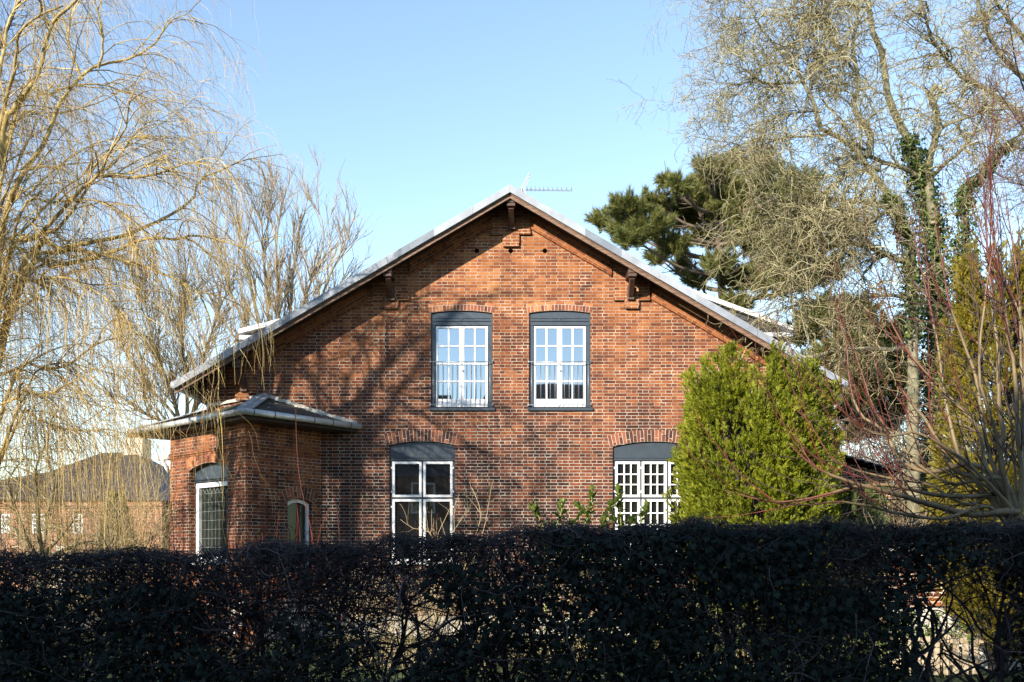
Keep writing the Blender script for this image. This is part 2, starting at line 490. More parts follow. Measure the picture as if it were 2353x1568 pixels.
def grass_mat():
    m, nt, b = nodes('lawn_grass')
    c = ramp(nt, noise(nt, 6, 6, 0.7), [(0.3, (0.035, 0.055, 0.012)), (0.55, (0.08, 0.11, 0.022)), (0.75, (0.15, 0.15, 0.05))])
    nt.links.new(c, b.inputs['Base Color']); b.inputs['Roughness'].default_value = 0.9
    bn = nt.nodes.new('ShaderNodeBump'); bn.inputs['Strength'].default_value = 0.8; bn.inputs['Distance'].default_value = 0.04
    nt.links.new(noise(nt, 60, 3), bn.inputs['Height']); nt.links.new(bn.outputs[0], b.inputs['Normal'])
    return m
M['grass'] = grass_mat()

# ------------------------------------------------------------------ ground
def sheet(name, x0, x1, y0, y1, z, mat):
    g = G(); g.add([(x0, y0, z), (x1, y0, z), (x1, y1, z), (x0, y1, z)], [(0, 1, 2, 3)])
    o = g.build(name, mat); o['kind'] = 'structure'
    return o
sheet('ground', -600, 600, -300, 900, 0.0, M['grass'])
sheet('street', -200, 200, -26.5, -21.9, 0.006, M['asphalt'])
g = G(); g.box(-200, 200, -21.9, -12.9, 0.0, 0.12); o = g.build('pavement', M['stone']); o['kind'] = 'structure'
sheet('path', -12.5, -8.4, 2.0, 14.0, 0.008, M['stone'])

# ------------------------------------------------------------------ the brick house
AX, AZ, SL = -0.04, 9.152, 0.584        # ridge x, ridge z, roof slope
LX, RX = -6.38, 6.30                     # side walls
EL, ER = -6.83, 6.72                     # eaves
BACK = 11.0
def rz(x): return AZ - SL * abs(x - AX)

house = empty('brick_house', (0, 0, 0), 'red brick gabled house with grey zinc roof edge and white windows behind the hedge', 'house')

up_l = dict(u0=fu(990), u1=fu(1131.5), v0=fv(941), vs=fv(719.6), vc=fv(714.2))
up_r = dict(u0=fu(1215.6), u1=fu(1357), v0=fv(941), vs=fv(719.6), vc=fv(714.0))
lo_l = dict(u0=fu(894.7), u1=fu(1046), v0=fv(1296), vs=fv(1023.8), vc=fv(1014.5))
lo_r = dict(u0=fu(1408), u1=fu(1600), v0=fv(1296), vs=fv(1027), vc=fv(1015))
holes = [arch_poly(**d) for d in (up_l, up_r, lo_l, lo_r)]
for px in (1095.5, 1173.5, 1252):
    cx, cz, r = fu(px), fv(576.5), 0.052
    holes.append([(cx + r * math.cos(a * math.pi / 7), cz + r * math.sin(a * math.pi / 7)) for a in range(14)])
so_t = 0.085
outer = [(LX, 0.0), (RX, 0.0), (RX, rz(RX) - so_t), (AX, AZ - so_t), (LX, rz(LX) - so_t)]
g = G()
wall_panel(g, FAC, outer, holes, 0.32)
# side and back walls
g.fbox(FAC, LX, LX + 0.32, 0.0, rz(LX) - so_t, -BACK, -0.325)
g.fbox(FAC, RX - 0.32, RX, 0.0, rz(RX) - so_t, -BACK, -0.325)
g.prism(FAC, [(LX + .33, 0), (RX - .33, 0), (RX - .33, rz(RX) - so_t), (AX, AZ - so_t), (LX + .33, rz(LX) - so_t)], -BACK, -BACK + 0.3)
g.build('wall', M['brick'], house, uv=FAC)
g = G()
g.box(-1.1, 1.0, 0.33, 0.44, 7.95, 8.2)
g.build('vent_backing', M['hole'], house)
g = G()
g.box(LX - 0.03, RX + 0.03, -0.03, -0.002, 0.0, 0.42)
g.build('plinth', M['plinth'], house)

# roof slabs
for nm, s in (('roof', -1), ('roof', 1)):
    e = EL if s < 0 else ER
    top = [(AX, AZ - 0.012), (e, rz(e) - 0.012)]
    bot = [(e, rz(e) - 0.08), (AX, AZ - 0.08)]
    poly = top + bot if s > 0 else [(AX, AZ - 0.012), (AX, AZ - 0.08), (e, rz(e) - 0.08), (e, rz(e) - 0.012)]
    if s > 0: poly = poly[::-1]
    g = G(); g.prism(FAC, poly, -BACK - 0.5, 0.628)
    ro = g.build('roof', M['felt'], house)
    # soffit boards under the overhang
    g = G()
    poly = [(AX + s * 0.001, AZ - 0.083), (e, rz(e) - 0.083), (e, rz(e) - 0.10), (AX + s * 0.001, AZ - 0.10)]
    if s > 0: poly = poly[::-1]
    g.prism(FAC, poly, 0.004, 0.625)
    g.build('soffit', M['soffit'], ro)
    # zinc verge, one length after another
    g = G()
    L = abs(e - AX); n = 9
    for i in range(n):
        a = AX + s * L * i / n; b = AX + s * (L * (i + 1) / n + (0.02 if i < n - 1 else 0))
        t = random.uniform(-0.006, 0.006); k = 0.004 * (i % 2)
        p = [(a, rz(a) + 0.012), (b, rz(b) + 0.012 + t * .4), (b, rz(b) - 0.145 + t), (a, rz(a) - 0.145 + t)]
        if s > 0: p = p[::-1]
        g.prism(FAC, p, 0.674, 0.725 + k)
        # the lap that turns over the roof
        q = [(a, rz(a) + 0.014), (b, rz(b) + 0.014), (b, rz(b) - 0.01), (a, rz(a) - 0.01)]
        if s > 0: q = q[::-1]
        g.prism(FAC, q, 0.30, 0.672)
    g.build('verge_flashing', M['zinc'], house, bevel=0.004)
    g = G()
    for (d0, d1, n0, n1) in ((0.15, 0.170, 0.64, 0.672), (0.172, 0.245, 0.63, 0.655)):
        p = [(AX + s * .002, AZ - d0), (e, rz(e) - d0), (e, rz(e) - d1), (AX + s * .002, AZ - d1)]
        if s > 0: p = p[::-1]
        g.prism(FAC, p, n0, n1)
    g.build('bargeboard', M['board'], house)
    # eaves gutter along the side
    g = G()
    gx = e + s * 0.02; gz = rz(e) - 0.06
    g.tube([(gx, -0.66, gz), (gx, BACK, gz - 0.05)], 0.075, 8)
    g.build('gutter', M['zinc_gutter'], house, smooth=True)
    g = G()   # eaves box under the side overhang
    xa, xb = (e + 0.06, LX) if s < 0 else (RX, e - 0.06)
    za, zb = rz(xa) - 0.12, rz(xb) - 0.12
    g.prism(FAC, [(xa, min(za, zb) - 0.13 if s > 0 else za - 0.02), (xb, zb - (0.02 if s > 0 else 0.35)), (xb, zb), (xa, za)], -BACK, -0.02)
    g.build('eaves_board', M['soffit'], house)

# raking brick band with its moulded lower course
def rake_frame(s):
    U = Vector((1, 0, -SL * s)).normalized() if s > 0 else Vector((1, 0, SL)).normalized()
    V = Vector((-U.z, 0, U.x))
    return Frame((AX, 0, AZ - 0.1), U, V, (0, -1, 0))
def band(x0, x1, s):
    zb = lambda x: 8.74 - SL * abs(x - AX)
    zt = lambda x: rz(x) - so_t - 0.02
    fr = rake_frame(s)
    g = G(); g.prism(FAC, [(x0, zb(x0) + .06), (x1, zb(x1) + .06), (x1, zt(x1)), (x0, zt(x0))], 0.001, 0.045)
    o = g.build('raking_band', M['brick_rake'], house, uv=fr)
    g = G(); g.prism(FAC, [(x0, zb(x0)), (x1, zb(x1)), (x1, zb(x1) + .058), (x0, zb(x0) + .058)], 0.001, 0.062)
    g.build('moulding', M['brick_rake'], o, uv=fr, bevel=0.01)
band(-2.14, -0.43, -1); band(0.40, 2.08, 1); band(-5.5, -3.02, -1); band(2.92, 6.28, 1)

def shelf_corbel(cx, z_top, half_w, z_mid, half_b, z_bot):
    """stepped brick corbel under a bracket"""
    g = G()
    t = min(z_top, rz(cx - half_w) - .13, rz(cx + half_w) - .13)
    g.fbox(FAC, cx - half_w, cx + half_w, z_mid + .07, t, 0.001, 0.05)
    o = g.build('corbel', M['brick_corbel'], house, uv=FAC)
    g = G()
    g.fbox(FAC, cx - half_w - .01, cx - half_b - .004, z_mid, z_mid + .068, 0.001, 0.066)
    g.fbox(FAC, cx + half_b + .004, cx + half_w + .01, z_mid, z_mid + .068, 0.001, 0.066)
    g.fbox(FAC, cx - half_b, cx + half_b, z_bot + .06, z_mid + .068, 0.001, 0.06)
    g.fbox(FAC, cx - half_b + .012, cx + half_b - .012, z_bot, z_bot + .058, 0.001, 0.075)
    g.build('corbel_step', M['brick_corbel'], o, uv=FAC, bevel=0.006)
shelf_corbel(-0.02, 8.70, 0.40, fv(541), 0.175, fv(569))
shelf_corbel(2.50, fv(640), 0.37, fv(692), 0.155, fv(711))
shelf_corbel(-2.52, fv(640), 0.37, fv(692), 0.155, fv(711))
shelf_corbel(-5.62, fv(835), 0.28, fv(905), 0.15, fv(921))
shelf_corbel(5.5, fv(835), 0.28, fv(905), 0.15, fv(921))

def bracket(cx, zt, zb):
    """purlin end carried by a raking strut"""
    g = G(); zz = zt
    g.fbox(FAC, cx - .085, cx + .085, zz - .105, zz, 0.001, 0.60)
    o = g.build('bracket', M['wood'], house, bevel=0.006)
    g = G()
    g.fbox(FAC, cx - .085, cx + .085, zz - .17, zz - .108, 0.42, 0.585)
    g.bar((cx, -0.50, zz - .16), (cx + .02, -0.11, zb + .10), 0.105, 0.12, (0, -1, 0))
    g.fbox(FAC, cx - .07 + .02, cx + .07 + .02, zb, zb + .30, 0.052, 0.13)
    g.build('strut', M['wood'], o, bevel=0.006)
bracket(-0.02, 8.95, fv(531)); bracket(2.45, 7.52, fv(692)); bracket(-2.53, 7.52, fv(694)); bracket(-5.6, 5.66, fv(902)); bracket(5.45, 5.72, fv(902))


# arches over the openings
def arch(d, rings, mat, parent, fr=FAC, nb=24, ext=0.03):
    u0, u1, vs, vc = d['u0'] - ext, d['u1'] + ext, d['vs'], d['vc']
    rise = vc - vs
    # circle through the springers and the crown
    hw = (u1 - u0) / 2; Rr = (hw * hw + rise * rise) / (2 * rise); cu, cv = (u0 + u1) / 2, vc - Rr
    a = math.asin(hw / Rr)
    tot = sum(h for h, n in rings)
    g = G(); pts = []
    K = 14
    for i in range(K + 1):
        t = a - 2 * a * i / K; pts.append((cu + (Rr + .004) * math.sin(t), cv + (Rr + .004) * math.cos(t)))
    for i in range(K + 1):
        t = -a + 2 * a * i / K; pts.append((cu + (Rr + tot) * math.sin(t), cv + (Rr + tot) * math.cos(t)))
    g.prism(fr, pts[::-1] if False else pts[K::-1] + pts[:K:-1], 0.001, 0.004)
    o = g.build('arch', M['mortar'], parent)
    g = G(); r0 = Rr + .004
    for h, n in rings:
        for i in range(n):
            gap = 0.0055 / r0
            t0 = -a + 2 * a * i / n + gap; t1 = -a + 2 * a * (i + 1) / n - gap
            split = [(0, 1)] if h < 0.2 else ([(0, .5), (.5, 1)] if i % 2 else [(0, 1)])
            if h >= 0.2 and i % 2: split = [(0, .3), (.3, 1)] if i % 4 == 1 else [(0, .62), (.62, 1)]
            for s0, s1 in split:
                ra, rb = r0 + h * s0 + .005, r0 + h * s1 - .005
                p = [(cu + ra * math.sin(t0), cv + ra * math.cos(t0)), (cu + ra * math.sin(t1), cv + ra * math.cos(t1)),
                     (cu + rb * math.sin(t1), cv + rb * math.cos(t1)), (cu + rb * math.sin(t0), cv + rb * math.cos(t0))]
                g.prism(fr, p, 0.003, 0.010 + random.uniform(-.002, .002))
        r0 += h
    g.build('voussoir_ring', mat, o)

arch(up_l, [(0.122, 19), (0.066, 7)], M['arch'], house)
arch(up_r, [(0.122, 19), (0.066, 7)], M['arch'], house)
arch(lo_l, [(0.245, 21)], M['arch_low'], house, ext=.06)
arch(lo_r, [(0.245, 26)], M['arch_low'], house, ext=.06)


def arched_panel(g, fr, d, v_low, n0, n1, inset=0.0):
    p = arch_poly(d['u0'] + inset, d['u1'] - inset, v_low, d['vs'] - inset, d['vc'] - inset)
    g.prism(fr, p, n0, n1)


def casement(g, gp, fr, u0, u1, v0, v1, cols, rows, st, mt, n0, n1, bottom=None, top=None):
    """white casement with glazing bars; panes go to gp"""
    bt = bottom or st; tp = top or st
    g.fbox(fr, u0, u0 + st, v0, v1, n0, n1); g.fbox(fr, u1 - st, u1, v0, v1, n0, n1)
    g.fbox(fr, u0 + st, u1 - st, v0, v0 + bt, n0, n1 - .002); g.fbox(fr, u0 + st, u1 - st, v1 - tp, v1, n0, n1 - .002)
    a, b, c, d = u0 + st, u1 - st, v0 + bt, v1 - tp
    for i in range(1, cols):
        x = a + (b - a) * i / cols; g.fbox(fr, x - mt / 2, x + mt / 2, c, d, n0 + .004, n1 - .006)
    for j in range(1, rows):
        y = c + (d - c) * j / rows; g.fbox(fr, a, b, y - mt / 2, y + mt / 2, n0 + .005, n1 - .009)
    t = random.uniform(-.003, .003)
    gp.fbox(fr, a - .005, b + .005, c - .005, d + .005, n0 + .012, n0 + .018)


def upper_window(d):
    g = G(); fr = FAC; u0, u1 = d['u0'], d['u1']; sill = fv(936)
    j = 0.095; hd = fv(747)
    arched_panel(g, fr, d, hd, -0.16, -0.045, 0.003)
    g.fbox(fr, u0 + .003, u0 + j, sill, hd - .001, -0.16, -0.05); g.fbox(fr, u1 - j, u1 - .003, sill, hd - .001, -0.16, -0.05)
    for py, h, k in ((730.2, .012, .012), (735.5, .022, .02)):     # moulded transom
        g.fbox(fr, u0 + .04, u1 - .04, fv(py) - h, fv(py), -0.046, -0.045 + k)
    g.fbox(fr, (u0 + u1) / 2 - .02, (u0 + u1) / 2 + .02, fv(737), fv(731), -0.044, -0.02)
    wnd = g.build('window', M['slate_frame'], house, bevel=0.004)
    g = G(); gp = G()
    a, b = u0 + j, u1 - j; c = (a + b) / 2
    v0, v1 = fv(934), fv(748)
    casement(g, gp, fr, a + .003, c - .004, v0, v1, 2, 4, 0.048, 0.034, -0.125, -0.075, bottom=0.165, top=0.045)
    casement(g, gp, fr, c + .004, b - .003, v0, v1, 2, 4, 0.048, 0.034, -0.125, -0.075, bottom=0.165, top=0.045)
    g.fbox(fr, c - .022, c + .022, v0 + .02, v1 - .01, -0.075, -0.062)
    for s in (-1, 1):
        m = (a + c) / 2 if s < 0 else (c + b) / 2; hwid = (c - a) / 2 - .065
        g.fbox(fr, m - hwid, m + hwid, v0 + .035, v0 + .085, -0.077, -0.07)
    cs = g.build('casement', M['white'], wnd, bevel=0.003)
    gp.build('pane', M['glass_sky'], wnd)
    g = G(); g.fbox(fr, c + .008, c + .022, fv(853), fv(848), -0.062, -0.04); g.build('door_handle', M['galv'], wnd)
    g = G(); g.fbox(fr, u0 - .03, u1 + .05, fv(944.5), fv(937.5), -0.16, 0.05)
    g.build('sill', M['slate_frame'], wnd, bevel=0.006)
    # steel guard rail
    g = G(); yt, yb = fv(832.4), fv(931.5); n = 0.035
    g.tube([fr.p(u0 - .01, yt, n), fr.p(u1 + .01, yt, n)], 0.0105, 6)
    g.tube([fr.p(u0 - .01, yb, n), fr.p(u1 + .01, yb, n)], 0.0095, 6)
    for i in range(13):
        x = u0 + .05 + (u1 - u0 - .10) * i / 12
        g.tube([fr.p(x, yb - .01, n), fr.p(x, yt, n)], 0.0055, 5)
    for x in (u0 - .008, u1 + .008):
        for y in (yt, yb):
            g.fbox(fr, x - .012, x + .012, y - .03, y + .03, 0.001, n)
    g.build('railing', M['galv'], house, smooth=True)
upper_window(up_l); upper_window(up_r)


def ground_window(d, cols, panes):
    g = G(); fr = FAC; u0, u1 = d['u0'], d['u1']
    hd = fv(1060); v0 = d['v0']; j = 0.055
    arched_panel(g, fr, d, hd, -0.16, -0.045, 0.003)
    g.fbox(fr, u0 + .003, u0 + j, v0, hd - .001, -0.16, -0.05); g.fbox(fr, u1 - j, u1 - .003, v0, hd - .001, -0.16, -0.05)
    for py, h, k in ((1051.5, .012, .012), (1056.5, .02, .02)):
        g.fbox(fr, u0 + .03, u1 - .03, fv(py) - h, fv(py), -0.046, -0.045 + k)
    a, b = u0 + j, u1 - j; mu = 0.03
    wd = (b - a - mu * (cols - 1)) / cols
    ty0, ty1 = fv(1146.8), fv(1143)
    g.fbox(fr, a, b, ty0, ty1, -0.15, -0.052)
    for i in range(1, cols):
        x = a + i * wd + (i - 1) * mu
        g.fbox(fr, x, x + mu, v0, hd - .002, -0.15, -0.054)
    wnd = g.build('window', M['slate_frame'], house, bevel=0.004)
    g = G(); gp = G()
    for i in range(cols):
        x = a + i * (wd + mu)
        px_, rt, rb = panes
        casement(g, gp, fr, x + .003, x + wd - .003, ty1 + .004, hd - .006, px_, rt, 0.05, 0.026, -0.12, -0.035)
        casement(g, gp, fr, x + .003, x + wd - .003, v0 + .05, ty0 - .004, px_, rb, 0.05, 0.026, -0.12, -0.035)
        for y in (fv(1075), fv(1130), fv(1165)):
            xx = x - .012 if i < cols - 1 else x + wd + .012
            g.fbox(fr, xx - .014, xx + .014, y - .022, y + .022, -0.05, -0.03)
    g.build('casement', M['white'], wnd, bevel=0.003)
    gp.build('pane', M['glass_dark'], wnd)
    g = G(); g.fbox(fr, u0 - .03, u1 + .03, v0 - .03, v0 + .045, -0.16, 0.03); g.build('sill', M['white'], wnd, bevel=0.006)
ground_window(lo_l, 2, (1, 1, 1)); ground_window(lo_r, 3, (3, 3, 5))

# dormers (shed dormers on both roof slopes)
for s in (-1, 1):
    kk, cc = (0.365, 6.27) if s > 0 else (0.25, 5.8)
    zt = lambda x: 6.68 + kk * (cc - abs(x - AX))
    a0 = (AZ - 6.68 - kk * cc) / (SL - kk)
    x0 = AX + s * a0; x1 = AX + s * (6.20 if s > 0 else 5.95)
    xw = AX + s * (5.85 if s > 0 else 5.6)
    cheek = [(x0, zt(x0) - .03), (xw, rz(xw) - .02), (xw, zt(xw) - .08)]
    if s < 0: cheek = cheek[::-1]
    g = G(); g.prism(FAC, cheek, -7.0, -1.12)
    dm = g.build('dormer', M['felt'], house)
    g = G(); p = [(x0, zt(x0) - .10), (x1, zt(x1) - .10), (x1, zt(x1)), (x0, zt(x0))]
    if s < 0: p = p[::-1]
    g.prism(FAC, p, -7.1, -1.0); g.build('dormer_roof', M['white_trim'], dm)
    g = G(); g.fbox(FAC, min(x1, x1 - s * 1.1), max(x1, x1 - s * 1.1), zt(x1) - .22, zt(x1) - .13, -7.05, -1.04)
    g.build('dormer_fascia', M['white_trim'], dm)

# small white downpipe off the right-hand eaves
g = G(); a = W(1928, 922, 20.9); b = W(1908, 948, 21.2)
g.tube([W(1934, 900, 20.7), a, b, b + np.array([0.0, .02, -4.2])], 0.05, 8); g.build('downpipe', M['white'], house, smooth=True)

# ---- corner bay of the house, turned 45 degrees
C = Vector((-5.15, -1.53, 0)); tL = Vector((-0.72, 0.694, 0)); tR = Vector((0.614, 0.789, 0))
LL, LR = 3.04, 1.90
E = C + tL * LL
FL = Frame(E, -tL); FR = Frame(C, tR)
ZS = 4.25
bl = dict(u0=LL - 2.22, u1=LL - 0.69, v0=1.52, vs=3.44, vc=3.57)
brw = dict(u0=1.02, u1=1.67, v0=1.40, vs=2.76, vc=2.85)
g = G()
wall_panel(g, FL, [(0, 0), (LL, 0), (LL, ZS), (0, ZS)], [arch_poly(**bl)], 0.30)
g.build('bay_wall', M['brick_bay'], house, uv=FL)
g = G()
wall_panel(g, FR, [(0.003, 0), (LR, 0), (LR, ZS), (0.003, ZS)], [arch_poly(**brw)], 0.30)
g.build('bay_wall', M['brick_bay'], house, uv=FR)
FB = Frame(E + Vector((.694, .72, 0)) * 2.6, Vector((-.694, -.72, 0)))
g = G(); g.fbox(FB, 0, 2.595, 0, ZS, -0.3, 0.0); g.build('bay_wall', M['brick_bay'], house, uv=FB)
for fr, ln, sgn in ((FL, LL, 1), (FR, LR - .02, 0)):
    g = G()
    g.fbox(fr, -.0 if sgn else 0.02, ln + (.045 if sgn else 0), 3.79, 3.85, 0.001, 0.045)
    g.fbox(fr, -.0 if sgn else 0.02, ln + (.025 if sgn else 0), 3.74, 3.787, 0.001, 0.022)
    g.build('string_course', M['brick_rake'], house, uv=fr)
    g = G(); g.fbox(fr, 0 if sgn else .02, ln + (.03 if sgn else 0), 0, 0.80, 0.002, 0.035); g.build('plinth', M['plinth'], house)
arch(bl, [(0.245, 22)], M['arch'], house, FL, ext=.05)
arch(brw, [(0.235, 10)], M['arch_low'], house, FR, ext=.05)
# left bay window with leaded lights
g = G(); u0, u1 = bl['u0'], bl['u1']
arched_panel(g, FL, bl, 3.19, -0.24, -0.13, 0.003)
for k, (h0, h1) in enumerate(((3.20, 3.22), (3.235, 3.25))): g.fbox(FL, u0 + .01, u1 - .01, h0, h1, -0.131, -0.10)
wnd = g.build('window', M['slate_frame'], house, bevel=0.004)
g = G(); gp = G()
casement(g, gp, FL, u0 + .01, u1 - .01, 1.56, 3.185, 1, 1, 0.11, 0.03, -0.24, -0.15, bottom=0.10, top=0.10)
g.build('casement', M['white'], wnd, bevel=0.004); gp.build('pane', M['glass_lead'], wnd)
g = G(); a, b, c, d = u0 + .12, u1 - .12, 1.66, 3.085
for i in range(1, 9):
    x = a + (b - a) * i / 9; g.fbox(FL, x - .0028, x + .0028, c, d - .12, -0.222, -0.214)
for j in range(1, 8):
    y = c + (d - c - .12) * j / 7; g.fbox(FL, a, b, y - .0028, y + .0028, -0.222, -0.2135)
for i in range(9):      # little pointed arches along the top
    x = a + (b - a) * i / 9; m = x + (b - a) / 18; x2 = a + (b - a) * (i + 1) / 9
    g.bar(FL.p(x, d - .12, -.218), FL.p(m, d - .01, -.218), .008, .008, FL.N); g.bar(FL.p(m, d - .01, -.218), FL.p(x2, d - .12, -.218), .008, .008, FL.N)
g.build('leading', M['lead'], wnd)
g = G(); g.fbox(FL, u0 - .02, u1 + .02, 1.49, 1.555, -0.25, 0.04); g.build('sill', M['white'], wnd)
# narrow arched window on the right face
g = G(); u0, u1 = brw['u0'], brw['u1']
p_out = arch_poly(u0 + .01, u1 - .01, 1.42, 2.745, 2.835); p_in = arch_poly(u0 + .075, u1 - .075, 1.48, 2.685, 2.765)
wall_panel(g, Frame(FR.p(0, 0, -.10), FR.U), p_out, [p_in], 0.08)
wnd = g.build('window', M['white'], house)
g = G(); g.prism(FR, p_in, -0.155, -0.15); g.build('pane', M['glass_bay'], wnd)
# bay roof
Fp = Vector((-5.01, -2.17, 4.40)); Rp = Vector((-3.24, -0.002, 4.40)); Ap = Vector((-5.19, -0.002, 5.0)); Lp = Vector((-8.2, .94, 4.40))
Bp = Vector((-5.9, 3.2, 4.40)); lo = Vector((0, 0, -.05))
g = G()
g.add([Fp, Rp, Ap, Fp + lo, Rp + lo, Ap + lo], [(0, 1, 2), (5, 4, 3), (0, 3, 4, 1)])
g.add([Fp, Ap, Lp, Fp + lo, Ap + lo, Lp + lo], [(0, 1, 2), (5, 4, 3), (0, 2, 5, 3)])
g.add([Lp, Ap, Bp, Lp + lo, Bp + lo], [(0, 1, 2), (0, 2, 4, 3)])
broof = g.build('bay_roof', M['felt_lichen'], house)
g = G(); z = ZS + .004
g.add([(p.x, p.y, q) for q in (z, z + .12) for p in (Fp + Vector((0, .05, 0)), Rp, Vector((-3.24, 0.3, 0)), Bp, Lp + Vector((.06, 0, 0)))], [(4, 3, 2, 1, 0), (0, 1, 6, 5), (4, 0, 5, 9), (3, 4, 9, 8)])
g.build('soffit', M['soffit'], broof)
g = G(); g.bar(Ap + Vector((0, -.02, .02)), Fp + Vector((0, .02, .03)), .30, .03); g.bar(Ap + Vector((0, -.02, .04)), Fp + Vector((0, .02, .05)), .06, .05)
g.build('hip_flashing', M['zinc'], broof, bevel=.004)
g = G(); g.bar(Ap + Vector((-.05, 0.02, .02)), Lp + Vector((0, 0, .03)), .22, .03); g.build('hip_flashing', M['zinc'], broof, bevel=.004)
g = G()
pts = [Ap + (Rp - Ap) * (i / 24) for i in range(25)]
for a, b in zip(pts, pts[1:]): g.bar(a + Vector((0, -.02, .03 + random.uniform(-.012, .012))), b + Vector((0, -.02, .03 + random.uniform(-.012, .012))), .05, .075 + random.uniform(-.02, .02))
pts = [Ap + (Vector((-6.38, -.002, 4.78)) - Ap) * (i / 14) for i in range(15)]
for a, b in zip(pts, pts[1:]): g.bar(a + Vector((0, -.02, .02)), b + Vector((0, -.02, .02)), .05, .06)
g.build('mortar_fillet', M['mortar'], broof)
g = G(); dz = Vector((0, 0, -.03))
offF = Vector((0.02, -.09, 0))
for a, b in ((Fp + offF, Rp + Vector((.07, -.02, 0))), (Fp + offF, Lp + Vector((-.10, -.04, 0)))):
    g.tube([a + dz, b + dz], .062, 12)
gut = g.build('gutter', M['zinc_gutter'], house, smooth=True)
g = G()
for a, b, n in ((Fp + offF, Rp + Vector((.07, -.02, 0)), 6), (Fp + offF, Lp + Vector((-.10, -.04, 0)), 8)):
    t = (b - a).normalized()
    for i in range(n):
        q = a + (b - a) * ((i + .4) / n) + dz; g.tube([q - t * .012, q + t * .012], .0655, 10)
g.build('gutter_strap', M['strap'], gut, smooth=True)
# white rainwater branch on the far side of the bay
g = G(); g.tube([W(362, 1054, 22), W(392, 1054, 22)], .045, 8); g.tube([W(374, 1058, 22), W(388, 1085, 22)], .045, 8)
g.build('downpipe', M['white'], house, smooth=True)

# ------------------------------------------------------------------ television aerial on the ridge
ant = empty('television_aerial', (0.22, 1.0, 9.0), 'thin metal television aerial pointing right on the roof ridge', 'aerial')
zb = 9.69
g = G(); g.tube([(0.22, 1.0, 8.9), (0.22, 1.0, 9.75)], .02, 6); g.build('mast', M['galv'], ant)
g = G(); g.bar((0.14, 1.0, zb), (1.32, 1.0, zb - .02), .022, .022); g.build('boom', M['galv'], ant)
for i in range(11):
    x = .33 + i * .085 + i * i * .0012
    g = G(); g.tube([(x, .83 + i * .004, zb + .01), (x, 1.17 - i * .004, zb + .01)], .0045, 4); g.fbox(FAC, x - .012, x + .012, zb, zb + .03, -1.02, -.98)
    g.build('element', M['galv'], ant)
for s in (1, -1):
    g = G()
    for k in range(7):
        t = k / 6; g.tube([(.22 + .16 * t, .8, zb + s * .30 * t), (.22 + .16 * t, 1.2, zb + s * .30 * t)], .005, 4)
    for y in (.8, 1.0, 1.2): g.tube([(.22, y, zb), (.38, y, zb + s * .30)], .006, 4)
    g.build('reflector', M['white'], ant)

# ------------------------------------------------------------------ houses round about
def street_house(x0, x1, y0, y1, eav, ridge, hip, label, chim):
    hs = empty('street_house', ((x0 + x1) / 2, y1, 0), label, 'house', 'houses across the street')
    g = G(); g.box(x0, x1, y0, y1, 0, eav); fr = Frame((x0, y1, 0), (-1, 0, 0), (0, 0, 1), (0, 1, 0))
    g.build('wall', M['brick_street'], hs, uv=fr)
    ym = (y0 + y1) / 2
    g = G(); o = .4
    V = [(x0 - o, y0 - o, eav), (x1 + o, y0 - o, eav), (x1 + o, y1 + o, eav), (x0 - o, y1 + o, eav), (x0 + hip, ym, ridge), (x1 - hip, ym, ridge)]
    g.add(V, [(0, 1, 5, 4), (2, 3, 4, 5), (3, 0, 4), (1, 2, 5), (3, 2, 1, 0)])
    rf = g.build('roof', M['slates'], hs)
    for cx in chim:
        g = G(); g.box(cx - .45, cx + .45, ym - .4, ym + .4, ridge - .5, ridge + .9); g.box(cx - .5, cx + .5, ym - .45, ym + .45, ridge + .9, ridge + 1.0)
        g.build('chimney', M['brick_street'], rf, uv=FAC)
    n = int((x1 - x0) / 2.4)
    for i in range(n):
        for z in (1.0, 3.8):
            cx = x0 + (i + .5) * (x1 - x0) / n
            g = G(); f2 = Frame((cx, y1, z), (-1, 0, 0), (0, 0, 1), (0, 1, 0)); gp = G()
            casement(g, gp, f2, -.6, .6, 0, 1.5, 2, 2, .08, .04, .002, .06)
            wn = g.build('window', M['white'], hs); gp.build('pane', M['glass_dark'], wn)
street_house(-44, -11.25, -37.5, -28.2, 6.0, 12.1, 0.5, 'long dark brick terrace across the street behind the viewer', (-38, -30))
street_house(-11.2, -8.9, -37.5, -28.2, 6.6, 13.4, 0.3, 'unseen tall narrow house added across the street to shade the red twigged shrub', ())  # added block, placed and sized only to shade the red twigged shrub
street_house(-8.85, -2.9, -37.5, -28.2, 5.6, 10.4, 0.4, 'low brick house across the street reflected beside the taller roof', (-7.5,))
street_house(-2.85, 26, -37.5, -28.2, 6.0, 11.0, 1.7, 'hipped brick house across the street seen in the upper panes', (18,))

# neighbour's house far left
nb = empty('neighbour_house', (-22, 24.2, 0), 'salmon brick house with dark slate roof far behind the willow twigs', 'house')
dN = 45.0
def nx(p): return (p - 1176.5) * dN / F
def nz(p): return EYE + (HZ - p) * dN / F
yN = dN - D
frN = Frame((0, yN, 0), (1, 0, 0))
g = G()
wins = [(0, 22), (71, 107), (164, 190), (-90, -60)]
hl = [[(nx(a), nz(1226)), (nx(b), nz(1226)), (nx(b), nz(1180)), (nx(a), nz(1180))] for a, b in wins]
wall_panel(g, frN, [(nx(-260), 0), (nx(372), 0), (nx(372), nz(1152)), (nx(-260), nz(1152))], hl, .2)
g.fbox(frN, nx(-260), nx(372), 0, nz(1152), -9, -8.8)
g.build('wall', M['brick_far'], nb, uv=frN)
g = G(); g.fbox(frN, nx(-262), nx(374), nz(1164), nz(1150), .003, .12); g.fbox(frN, nx(-262), nx(374), nz(1168), nz(1166), .003, .05); g.build('cornice', M['brick_far'], nb, uv=frN)
g = G()
e0, e1 = nx(-268), nx(380); ez = nz(1150)
